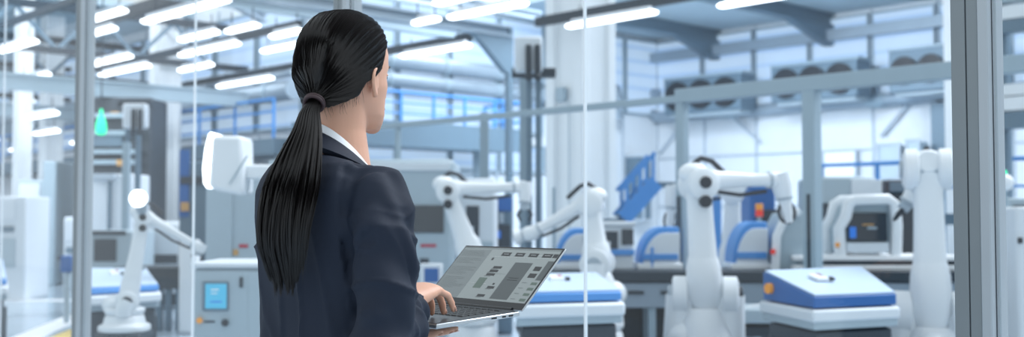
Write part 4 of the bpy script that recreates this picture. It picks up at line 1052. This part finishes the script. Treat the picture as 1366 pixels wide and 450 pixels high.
body = fuse([head, nose, lips, chin, neck, ear(1), ear(-1), rh, lh, arms, arms2, torso_in] + legs + feet, 'body', 'skin', person, .0034, 3, face_disp)
for s in (-1, 1):
    ey = MB().ball(HP(s * .031, .0675, .108), .0115, 16).build('eye', 'eye_white', person)
    MB().cyl(HP(s * .031, .0775, .108), HP(s * .031, .0794, .108), .0058, 16).build('iris', 'iris', ey)
    MB().tube([HP(s * .019, .0765, .1105), HP(s * .026, .0795, .1145), HP(s * .034, .079, .115), HP(s * .043, .073, .1105)], [.0015, .0024, .0024, .0014], 8).build('eyelid', 'skin', person)
    MB().tube([HP(s * .018, .088, .126), HP(s * .032, .0885, .13), HP(s * .043, .076, .127)], [.002, .0028, .0015], 8).build('eyebrow', 'hair_black', person)
MB().tube([HP(-.02, .087, .045), HP(-.008, .094, .046), HP(.008, .094, .046), HP(.02, .087, .045)], [.002, .004, .004, .002], 8).build('lips', 'lip', person)
nb = MB()
mat('nail', 'e3b3a2', .25)
for pp, u_ in fing:
    d_ = (pp[-1] - pp[-2]).normalized(); w_ = d_.cross(u_).normalized(); o_ = w_.cross(d_); c_ = pp[-1] + o_ * .0058 - d_ * .003
    nb.prism([c_ + d_ * .006 * math.cos(a_) + w_ * .0045 * math.sin(a_) for a_ in [i * math.pi / 5 for i in range(10)]], o_ * -.001, o_ * .0008)
nb.build('fingernails', 'nail', person)

# ---------------- blazer
tor = MB().loft([bring(q_[0], q_[1], q_[2], q_[3], fs=q_[4], tilt=q_[5] if len(q_) > 5 else 0) for q_ in ((.795, .205, .15, .14, 0), (.85, .205, .152, .14, 0), (.93, .19, .14, .13, 0), (1.0, .168, .118, .122, 0), (1.06, .158, .108, .122, 0), (1.12, .16, .108, .13, 0), (1.2, .166, .114, .138, 0), (1.28, .172, .12, .135, -.003), (1.335, .174, .116, .12, -.005), (1.361, .166, .106, .1, -.005), (1.379, .144, .092, .08, -.005, .1), (1.384, .114, .08, .066, 0, .28), (1.383, .088, .07, .062, .005, .42), (1.383, .068, .058, .052, .012, .5))])
slr = MB().tube([BP(.07, -.005, 1.345), BP(.125, -.002, 1.345), BP(.160, .0, 1.334), BP(.184, -.002, 1.29), MDr, BP(.218, -.018, 1.13), ELr + BP(.0, .0, .012), ELr * .62 + WRr * .38 - UP * .004, ELr * .35 + WRr * .65 - UP * .008, WRr - hd_ * .006 - UP * .012],
                [.03, .04, .056, .062, .058, .056, .058, .057, .054, .049], 30)
sll = MB().tube([BP(-.07, -.005, 1.345), BP(-.125, -.002, 1.345), BP(-.160, .0, 1.325), BP(-.184, 0, 1.29), MDl, BP(-.19, .02, 1.14), ELl + BP(0, 0, .012), ELl * .62 + WLl * .38, ELl * .35 + WLl * .65, WLl - ld * .03],
                [.03, .04, .056, .062, .057, .054, .056, .05, .044, .037], 30)
axr = (WRr - ELr).normalized()
def segdist(p, a, b):
    t = max(0, min(1, (p - a).dot(b - a) / (b - a).length_squared)); return (p - a.lerp(b, t)).length, t
def g1(x, s): return math.exp(-(x / s) ** 2)
def suit_disp(p, n):
    z = p.z; r = p.dot(R_); f = p.dot(D_)
    d = 0
    w_arm = max(1 if segdist(p, a, b)[0] < .075 else 0 for a, b in ((SHr, MDr), (MDr, ELr), (ELr, WRr), (SHl, MDl), (MDl, ELl), (ELl, WLl)))
    # soft drape noise
    q = Vector((r * 7, f * 7, z * 3.2)); d += .006 * noise.noise(q + Vector((3, 1, 2)))
    d += .0016 * noise.noise(Vector((r * 22, f * 22, z * 9)))
    if w_arm:
        # diagonal compression folds, strongest round elbow and below the shoulder
        k = .9 + 1.9 * g1(z - 1.10, .07) + 1.2 * g1(z - 1.25, .05)
        ph = noise.noise(Vector((r * 9, f * 9, z * 9))) * 1.6
        s_ = math.sin((z * 50 + f * 34 - r * 20) + ph * 2.6)
        d += .0046 * k * (.5 + .5 * noise.noise(Vector((r * 6 + 4, f * 6, z * 12)))) * (s_ - .2) * .8
        u3 = Vector((r * 5 + z * 5, f * 6 - z * 6, z * 15 + f * 8 - r * 5)); rn = 1 - abs(noise.noise(u3)) * 1.6
        d += .0075 * max(0, rn) ** 5 * min(1, max(.1, (1.33 - z) / .08)) * (.6 + .6 * g1(z - 1.1, .1) + .5 * g1(z - 1.27, .05)) - .003
        _, t = segdist(p, ELr, WRr)
        if (p - ELr).dot(axr) > .03: d += .003 * math.sin(t * 26 + ph * 3 + f * 30)
    else:
        # long pull folds on the back, towards the waist
        rn = 1 - abs(noise.noise(Vector((r * 13, f * 8, z * 3.4 + r * 5)))) * 1.7
        d += .008 * max(0, rn) ** 4 * g1(z - 1.06, .16)
        d += .006 * math.sin(r * 46 + z * 16 + noise.noise(Vector((r * 5, 1, z * 5))) * 4) * g1(z - 1.08, .13)
        d -= .004 * g1(r, .006) * (1 if f < 0 else 0)                      # centre back seam
    # armhole seam
    for s in (1, -1):
        rr = r * s - (.142 + .02 * (1.39 - z) / .12)
        if 1.24 < z < 1.42: d -= .0025 * g1(rr, .0045) 
    return n * d
bl = fuse([tor, slr, sll], 'blazer', 'suit_navy', person, .0055, 5, suit_disp)
# neck frame for collars
NC = BP(0, .022, 0)
def cring(rad, zoff, base, amp, n=56, ell=1.08):
    return [NC + R_ * (math.sin(t) * rad) + D_ * (-math.cos(t) * rad * ell) + UP * (base + amp * math.cos(t) + zoff) for t in [2 * math.pi * i / n for i in range(n)]]
def collar(name, m, rows, parent, gap=.0):
    n = 56; v = []; f = []
    for rg_ in rows: v += rg_
    k = len(rows)
    for a_ in range(k):
        b_ = (a_ + 1) % k
        for i in range(n):
            j = (i + 1) % n
            if gap and abs(i - n / 2 + .5) < gap * n: continue
            f.append((a_ * n + i, a_ * n + j, b_ * n + j, b_ * n + i))
    o = MB().add(v, f).build(name, m, parent, smooth=60); return o
SB, SA = 1.409, .058
sc_ = collar('shirt_collar', 'shirt_white', [cring(.056, -.05, SB, SA), cring(.0565, -.002, SB, SA), cring(.0585, .002, SB, SA), cring(.0615, -.001, SB, SA), cring(.070, -.03, SB, SA), cring(.067, -.032, SB, SA), cring(.0595, -.006, SB, SA), cring(.0585, -.05, SB, SA)], person, .04)
bc_ = collar('blazer_collar', 'suit_navy', [cring(.066, -.05, SB, SA), cring(.067, -.015, SB, SA), cring(.070, -.0115, SB, SA), cring(.0745, -.015, SB, SA), cring(.096, -.026, SB, SA * .98), cring(.108, -.034, SB, SA * .96), cring(.101, -.043, SB, SA * .95), cring(.077, -.05, SB, SA)], person, .09)
# lapels on the chest, shirt front, buttons
for s in (-1, 1):
    pts = [BP(s * .05, .07, 1.37), BP(s * .075, .09, 1.34), BP(s * .06, .11, 1.31), BP(s * .075, .115, 1.3), BP(s * .012, .136, 1.14), BP(s * .03, .09, 1.35)]
    MB().prism(pts, D_ * .006, D_ * .012).build('lapel', 'suit_navy', person, .002)
MB().prism([BP(-.03, .085, 1.36), BP(.03, .085, 1.36), BP(0, .136, 1.17)], D_ * -.02, D_ * .003).build('shirt_front', 'shirt_white', person)
for z in (1.12, 1.03): MB().cyl(BP(0.01, .12, z), BP(0.01, .138, z), .009, 16).build('blazer_button', 'black_cap', person)
# shirt cuffs and sleeve hems
for W_, a_ in ((WRr, hd_), (WLl, ld)):
    MB().tube([W_ - a_ * .03, W_ - a_ * .008], [.031, .0305], 26).build('shirt_cuff', 'shirt_white', person)
for k in range(3):
    c_ = ELr * .18 + WRr * .82; 
# trousers and shoes
MB().loft([bring(z, a, b, c) for z, a, b, c in ((.78, .172, .125, .1), (.9, .172, .125, .1), (.95, .15, .11, .1), (1.0, .145, .1, .095))]).build('waistband', 'trouser_navy', person)
tr_ = fuse([MB().tube([BP(s * .08, -.01, .88), BP(s * .092, -.005, .7), BP(s * .095, 0, .5), BP(s * .097, -.01, .3), BP(s * .098, -.02, .07)], [.098, .09, .075, .07, .065], 26) for s in (-1, 1)] + [MB().loft([bring(z, .165, .12, .1) for z in (.8, .9)])], 'trousers', 'trouser_navy', person, .008, 4)
for s in (-1, 1):
    MB().tube([BP(s * .094, -.075, .05), BP(s * .096, -.03, .06), BP(s * .1, .06, .045), BP(s * .103, .14, .035), BP(s * .103, .185, .025)], [.03, .043, .047, .042, .015], 20, asp=.78).build('shoe', 'shoe_black', person, 0, 50)

# ---------------- hair
OC = HP(0, -.002, .112)
def zline(az):        # hairline height by azimuth from the face (0) to the nape (180), degrees
    T = [(0, .188), (30, .182), (52, .165), (66, .128), (76, .112), (88, .103), (98, .088), (108, .06), (125, .044), (150, .03), (180, .028)]
    az = abs(az)
    for (a0, z0), (a1, z1) in zip(T, T[1:]):
        if az <= a1: return z0 + (z1 - z0) * (az - a0) / (a1 - a0)
    return T[-1][1]
def inside(q, off):
    r, f, z = q.dot(HR), q.dot(HF), q.z
    ht = .108 + off
    if z >= .116:
        if z - .116 >= ht: return False
        s_ = (1 - ((z - .116) / ht) ** 2.35) ** (1 / 2.35); tf, tb_, tw = .089, .092, .0745
    else:
        u = min(1, (.116 - z) / .1); u = u * u * (3 - 2 * u); s_ = 1
        tf, tb_, tw = .089 - .003 * u, .096 - .03 * u, .0755 - .018 * u
    f_ = (tf + off) * s_; b_ = (tb_ + off) * s_; w_ = (tw + off) * s_; c_ = -.004
    return abs(r / w_) ** 2.15 + abs((f - c_) / (f_ if f > c_ else b_)) ** 2.15 < 1
def surf(dr, off):
    lo, hi = .02, .2
    for _ in range(13):
        m_ = (lo + hi) / 2
        if inside(OC - HC + dr * m_, off): lo = m_
        else: hi = m_
    return OC + dr * lo
def dirof(az, z):
    """direction from OC to the hair surface at azimuth az(deg) and height z over the chin"""
    a_ = R(az); hdir = HF * math.cos(a_) + HR * math.sin(a_)
    rad = .085 if z < .17 else .085 * math.sqrt(max(.02, 1 - ((z - .17) / .06) ** 2))
    v = hdir * rad + UP * (z - .112); return v.normalized()
# scalp cap under the strands
n1, n2 = 96, 40; cap = MB(); idx = {}
for i in range(n1):
    az = -180 + 360 * i / n1
    zl = zline(az)
    e0 = math.asin(max(-.95, min(.99, dirof(az, zl).z)))
    for j in range(n2 + 1):
        el = e0 + (math.pi / 2 - e0) * (j / n2)
        a_ = R(az); dr = (HF * math.cos(a_) + HR * math.sin(a_)) * math.cos(el) + UP * math.sin(el)
        off = .0085 * min(1, .15 + j / 5)
        idx[i, j] = len(cap.v); cap.v.append(tuple(surf(dr, off)))
for i in range(n1):
    for j in range(n2): cap.f.append((idx[i, j], idx[(i + 1) % n1, j], idx[(i + 1) % n1, j + 1], idx[i, j + 1]))
hair = cap.build('hair', 'hair_core', person, smooth=80)
TIE = PX(419, 135, 2.125); tdir = (TIE - OC).normalized()
rnd = random.Random(11); st = MB(); tq1 = tdir.cross(UP).normalized(); tq2 = tdir.cross(tq1)
def strand(pts, r, mb):
    o = len(mb.v); n = len(pts)
    for i, p in enumerate(pts):
        d = (pts[min(i + 1, n - 1)] - pts[max(i - 1, 0)]).normalized(); y = d.cross(Vector((.3, .2, .93))).normalized(); z = d.cross(y)
        rr = r * (1 if i < n - 3 else (n - i) / 4)
        for k in range(3):
            a_ = 2.094 * k; mb.v.append(tuple(p + y * math.cos(a_) * rr + z * math.sin(a_) * rr))
    for i in range(n - 1):
        for k in range(3):
            j = (k + 1) % 3; mb.f.append((o + i * 3 + k, o + i * 3 + j, o + (i + 1) * 3 + j, o + (i + 1) * 3 + k))
for s_i in range(3600):
    if rnd.random() < .55:
        az = rnd.uniform(-180, 180); z0 = zline(az) + rnd.uniform(-.002, .006); dr = dirof(az, z0)
    else:
        az = rnd.uniform(-110, 110); z0 = zline(az); z0 = z0 + (.228 - z0) * rnd.random() ** .8; dr = dirof(az, min(z0, .227))
    om = math.acos(max(-1, min(1, dr.dot(tdir)))); pts = []
    phi = math.atan2(dr.dot(tq2), dr.dot(tq1)); clump = noise.noise(Vector((math.cos(phi) * 13, math.sin(phi) * 13, om * .5))) + .6 * noise.noise(Vector((math.cos(phi) * 34, math.sin(phi) * 34, 5)))
    o0 = .0095 + rnd.uniform(-.001, .0022) + clump * .0022; N = 18; wob = rnd.uniform(-.012, .012)
    if om < .12: continue
    for i in range(N + 1):
        t = i / N
        q = (dr * math.sin((1 - t) * om) + tdir * math.sin(t * om)) / math.sin(om)
        q = (q + dr.cross(tdir) * wob * math.sin(math.pi * t)).normalized()
        off = o0 * min(1, .3 + t * 5); p = surf(q, off)
        bl_ = max(0, (t - .8) / .2); jit = Vector((rnd.uniform(-1, 1), rnd.uniform(-1, 1), rnd.uniform(-1, 1))) * .0003
        if i == 0: tj = TIE + Vector((rnd.gauss(0, .006), rnd.gauss(0, .006), rnd.gauss(0, .007)))
        pts.append(p.lerp(tj, bl_ ** 1.5) + jit)
    strand(pts, rnd.uniform(.0006, .001), st)
for s_i in range(60):      # loose short hairs round the nape and ear
    az = rnd.choice((1, -1)) * rnd.uniform(96, 165); p0 = surf(dirof(az, zline(az) + .004), .004); q = p0 - OC; L_ = rnd.uniform(.012, .03)
    dn = (UP * -1 + (q - UP * q.z).normalized() * rnd.uniform(-.1, .25) + HF * rnd.uniform(-.3, .5)).normalized()
    strand([p0 + dn * L_ * t / 5 + HF * (.003 * (t / 5) ** 2 * rnd.uniform(-1, 1)) for t in range(6)], .00035, st)
st.build('hair_strands', 'hair_black', hair, smooth=80)
# ponytail
PT = [(420, 136, 2.118, 10), (413, 150, 2.09, 14), (409, 175, 2.055, 20), (399, 210, 2.03, 29), (388, 250, 2.015, 36), (380, 290, 2.01, 36), (377, 325, 2.012, 34), (379, 352, 2.02, 29), (382, 380, 2.025, 22)]
PC = [PX(a, b, c) for a, b, c, w_ in PT]; PW = [w_ * .96 * c / F for a, b, c, w_ in PT]; PD = [.012, .014, .018, .021, .022, .021, .018, .014, .008]
def cat_(T, t):
    x = t * (len(T) - 1); i = min(len(T) - 2, int(x)); u = x - i
    p0, p1, p2, p3 = T[max(0, i - 1)], T[i], T[i + 1], T[min(len(T) - 1, i + 2)]
    return (p1 * 2 + (p2 - p0) * u + (p0 * 2 - p1 * 5 + p2 * 4 - p3) * u * u + (p1 * 3 - p0 - p2 * 3 + p3) * u * u * u) * .5
core = MB().loft([[cat_(PC, t) + Vector((1, 0, 0)) * math.cos(a_) * cat_(PW, t) * .86 + Vector((0, 1, 0)) * math.sin(a_) * cat_(PD, t) * .8 for a_ in [2 * math.pi * i / 28 for i in range(28)]] for t in [k / 24 * .8 for k in range(25)]])
pt = core.build('ponytail', 'hair_core', person, smooth=80)
st = MB()
for s_i in range(2900):
    a_ = rnd.uniform(0, 2 * math.pi); rr = rnd.uniform(.55, 1.02) ; u0, v0 = math.cos(a_) * rr, math.sin(a_) * rr
    te = rnd.uniform(.8, .95) if abs(u0) > .6 else rnd.uniform(.82, 1.03)
    cl = math.sin(u0 * 19) * .05; te += cl
    du = rnd.gauss(0, .05); ph = rnd.uniform(0, 6); pts = []
    for i in range(21):
        t = min(1, te * i / 20); ex = max(0, te * i / 20 - 1)
        u = u0 + du * t + .05 * math.sin(t * 7 + u0 * 5) + .03 * math.sin(t * 11 + ph) * t - .06 * math.sin(u0 * 19) * t * t
        pts.append(cat_(PC, t) + Vector((u * cat_(PW, t), (v0 + .25 * math.sin(t * 9 + ph) * t + .2 * math.sin(u0 * 31)) * cat_(PD, t), -ex * .3)))
    strand(pts, rnd.uniform(.0006, .001), st)
st.build('ponytail_strands', 'hair_black', pt, smooth=80)
td_ = (PC[1] - PC[0]).normalized(); tx = td_.cross(Vector((0, 1, 0))).normalized(); ty = td_.cross(tx)
tc_ = PC[0].lerp(PC[1], .12); tie = MB()
for k in range(2):
    cc = tc_ + td_ * (k * .006 - .003)
    ring_ = [cc + tx * math.cos(a_) * .0178 + ty * math.sin(a_) * .0172 for a_ in [2 * math.pi * i / 30 for i in range(31)]]
    tie.tube(ring_, .0036, 8)
tie.build('hair_tie', 'hair_tie', person)

# ================================================================== laptop
mat('laptop_silver', 'b9bec2', .32, .7, var=.03); mat('laptop_black', '1b1e22', .35); mat('key_black', '24282c', .5)
mat('deck_dark', '3c4146', .4, .4)
mat('screen_bg', '8b9494', .25, var=.01, emit='99a2a3', estr=.12)
mat('screen_panel', '727b7d', .25, var=.01, emit='8b9494', estr=.1)
mat('screen_dark', '2a2d30', .3); mat('screen_mid', '4c5456', .3, emit='5c6466', estr=.08); mat('screen_green', '55665e', .3, emit='5e7268', estr=.1)
mat('screen_text', '6b7374', .3); mat('screen_line', 'c5cbcb', .3)
LWd, LDp, LLid, LT = .352, .222, .182, .0085
HM = Vector((-.0975, 2.525, 1.084)); lya = math.atan2(-.758, .652)
lap = empty('laptop', wd(HM), YAW + lya, 'open slim laptop with grey diagram on its screen, held by the woman', 'laptop')
hw_ = LWd / 2; tb = R(3.4)      # base drops towards the user
def LB(x, y, z=0): return Vector((x, y * math.cos(tb) - z * math.sin(tb) * 0, y * math.sin(tb) + z))
def lap_prism(x0, x1, y0, y1, z0, z1, name, m, parent, bev=0):
    return MB().loft([[LB(x0, y0, z0), LB(x1, y0, z0), LB(x1, y1, z0), LB(x0, y1, z0)], [LB(x0, y0, z1), LB(x1, y0, z1), LB(x1, y1, z1), LB(x0, y1, z1)]]).build(name, m, parent, bev)
base = lap_prism(-hw_, hw_, -LDp, .0, -LT, LT * .2, 'base', 'laptop_silver', lap, .003)
deck = lap_prism(-hw_ + .003, hw_ - .003, -LDp + .003, -.004, LT * .2, LT * .2 + .0012, 'keyboard_deck', 'deck_dark', lap)
km = MB()
for rr in range(6):
    nk = 14; y1 = -.022 - rr * .0185
    for c_ in range(nk):
        x0 = -.145 + c_ * .0208
        if rr == 5 and 4 <= c_ <= 8:
            if c_ == 4: kx0, kx1 = x0, x0 + .0208 * 5 - .003
            else: continue
        else: kx0, kx1 = x0, x0 + .0178
        hy = .0155 if rr else .009
        km.loft([[LB(kx0, y1 - hy, .003), LB(kx1, y1 - hy, .003), LB(kx1, y1, .003), LB(kx0, y1, .003)], [LB(kx0 + .001, y1 - hy + .001, .0052), LB(kx1 - .001, y1 - hy + .001, .0052), LB(kx1 - .001, y1 - .001, .0052), LB(kx0 + .001, y1 - .001, .0052)]])
km.build('keys', 'key_black', lap)
lap_prism(-.055, .055, -.208, -.142, .0029, .0033, 'touchpad', 'laptop_black', lap)
for x, w_ in ((-.02, .012), (-.04, .01), (-.065, .014)): lap_prism(hw_ - .0008, hw_ + .0006, x - w_, x, -.0062, -.0025, 'port', 'laptop_black', base)
MB().cyl((-hw_ + .03, .004, .002), (hw_ - .03, .004, .002), .0055, 14).build('hinge', 'laptop_black', lap)
tl = R(45)
def LS(x, v, d=0):      # lid coordinates: v up the lid, d out towards the user
    return Vector((x, .004 + v * math.sin(tl) - d * math.cos(tl), .004 + v * math.cos(tl) + d * math.sin(tl)))
def lid_box(x0, x1, v0, v1, d0, d1, name, m, parent, bev=0):
    return MB().loft([[LS(x0, v0, d0), LS(x1, v0, d0), LS(x1, v1, d0), LS(x0, v1, d0)], [LS(x0, v0, d1), LS(x1, v0, d1), LS(x1, v1, d1), LS(x0, v1, d1)]]).build(name, m, parent, bev)
lid = lid_box(-hw_, hw_, 0, LLid, -.006, -.0012, 'lid', 'laptop_silver', lap, .002)
bez = lid_box(-hw_ + .0015, hw_ - .0015, .0015, LLid - .0015, -.0014, .0, 'bezel', 'laptop_black', lap)
sx0, sx1, sv0, sv1 = -hw_ + .005, hw_ - .005, .018, LLid - .006
GR = {}
def ui(u0, v0, u1, v1, m, lev=1):      # v measured down from the top
    x0 = sx0 + (sx1 - sx0) * u0; x1 = sx0 + (sx1 - sx0) * u1; a_ = sv1 - (sv1 - sv0) * v1; b_ = sv1 - (sv1 - sv0) * v0
    q = GR.setdefault(m, MB()); d0, d1 = .0003, .0003 + .00012 * lev
    q.loft([[LS(x0, a_, d0), LS(x1, a_, d0), LS(x1, b_, d0), LS(x0, b_, d0)], [LS(x0, a_, d1), LS(x1, a_, d1), LS(x1, b_, d1), LS(x0, b_, d1)]])
ui(0, .045, .31, 1, 'screen_panel'); ui(0, 0, 1, .03, 'screen_panel'); ui(.02, .008, .1, .02, 'screen_text', 2)
rt_ = random.Random(5)
for k in range(26):
    v = .08 + k * .029
    if k in (4, 9, 10, 17): continue
    ui(.02, v, .02 + rt_.uniform(.14, .27), v + .009, 'screen_text', 2)
for u in (.445, .585, .72, .855): ui(u, .085, u + .09, .155, 'screen_dark', 2); ui(u + .02, .115, u + .07, .122, 'screen_line', 3)
ui(.955, .085, .998, .155, 'screen_dark', 2)
ui(.64, .27, .815, .965, 'screen_mid', 1)
for v in (.56, .6): ui(.68, v, .78, v + .008, 'screen_dark', 3)
for u, v, w_ in ((.455, .36, .085), (.445, .43, .085), (.437, .50, .085), (.54, .74, .07), (.50, .9, .075)): ui(u, v, u + w_, v + .045, 'screen_dark', 2); ui(u - .01, v + .045, u + w_ * .6, v + .058, 'screen_text', 2)
ui(.375, .2, .395, .245, 'screen_dark', 2); ui(.57, .68, .59, .71, 'screen_dark', 2); ui(.49, .5, .62, .504, 'screen_text', 1)
ui(.395, .59, .475, .79, 'screen_green', 2); ui(.3, .17, .98, .174, 'screen_line', 1); ui(.33, .7, .5, .704, 'screen_line', 1); ui(.52, .12, .97, .123, 'screen_line', 1)
ui(.86, .33, .925, .41, 'screen_dark', 2); ui(.855, .46, .925, .54, 'screen_dark', 2); ui(.945, .22, 1.0, .58, 'screen_mid', 1)
for v in (.62, .72, .82, .92): ui(.93, v, .985, v + .045, 'screen_green', 2); ui(.84, v + .01, .885, v + .02, 'screen_text', 1)
sm = MB(); order = []
sm.loft([[LS(sx0, sv0, 0), LS(sx1, sv0, 0), LS(sx1, sv1, 0), LS(sx0, sv1, 0)], [LS(sx0, sv0, .0003), LS(sx1, sv0, .0003), LS(sx1, sv1, .0003), LS(sx0, sv1, .0003)]]); order += [0] * 6
slots = ['screen_bg', 'screen_panel', 'screen_text', 'screen_line']
for k_, m_ in enumerate(slots[1:]):
    q = GR[m_]; sm.add(q.v, q.f); order += [k_ + 1] * len(q.f)
scr = sm.build('screen', 'screen_bg', lap, smooth=0)
for m_ in slots[1:]: scr.data.materials.append(MATS[m_])
scr.data.polygons.foreach_set('material_index', order)
for m_ in ('screen_dark', 'screen_mid', 'screen_green'):
    q = GR[m_]; nf = len(q.f) // 6
    for k_ in range(nf):
        o_ = MB(); o_.v = q.v[k_ * 8:(k_ + 1) * 8]; o_.f = [tuple(i - k_ * 8 for i in f_) for f_ in q.f[k_ * 6:(k_ + 1) * 6]]
        o_.build({'screen_dark': 'diagram_box', 'screen_mid': 'diagram_block', 'screen_green': 'green_block'}[m_], m_, scr, smooth=0)
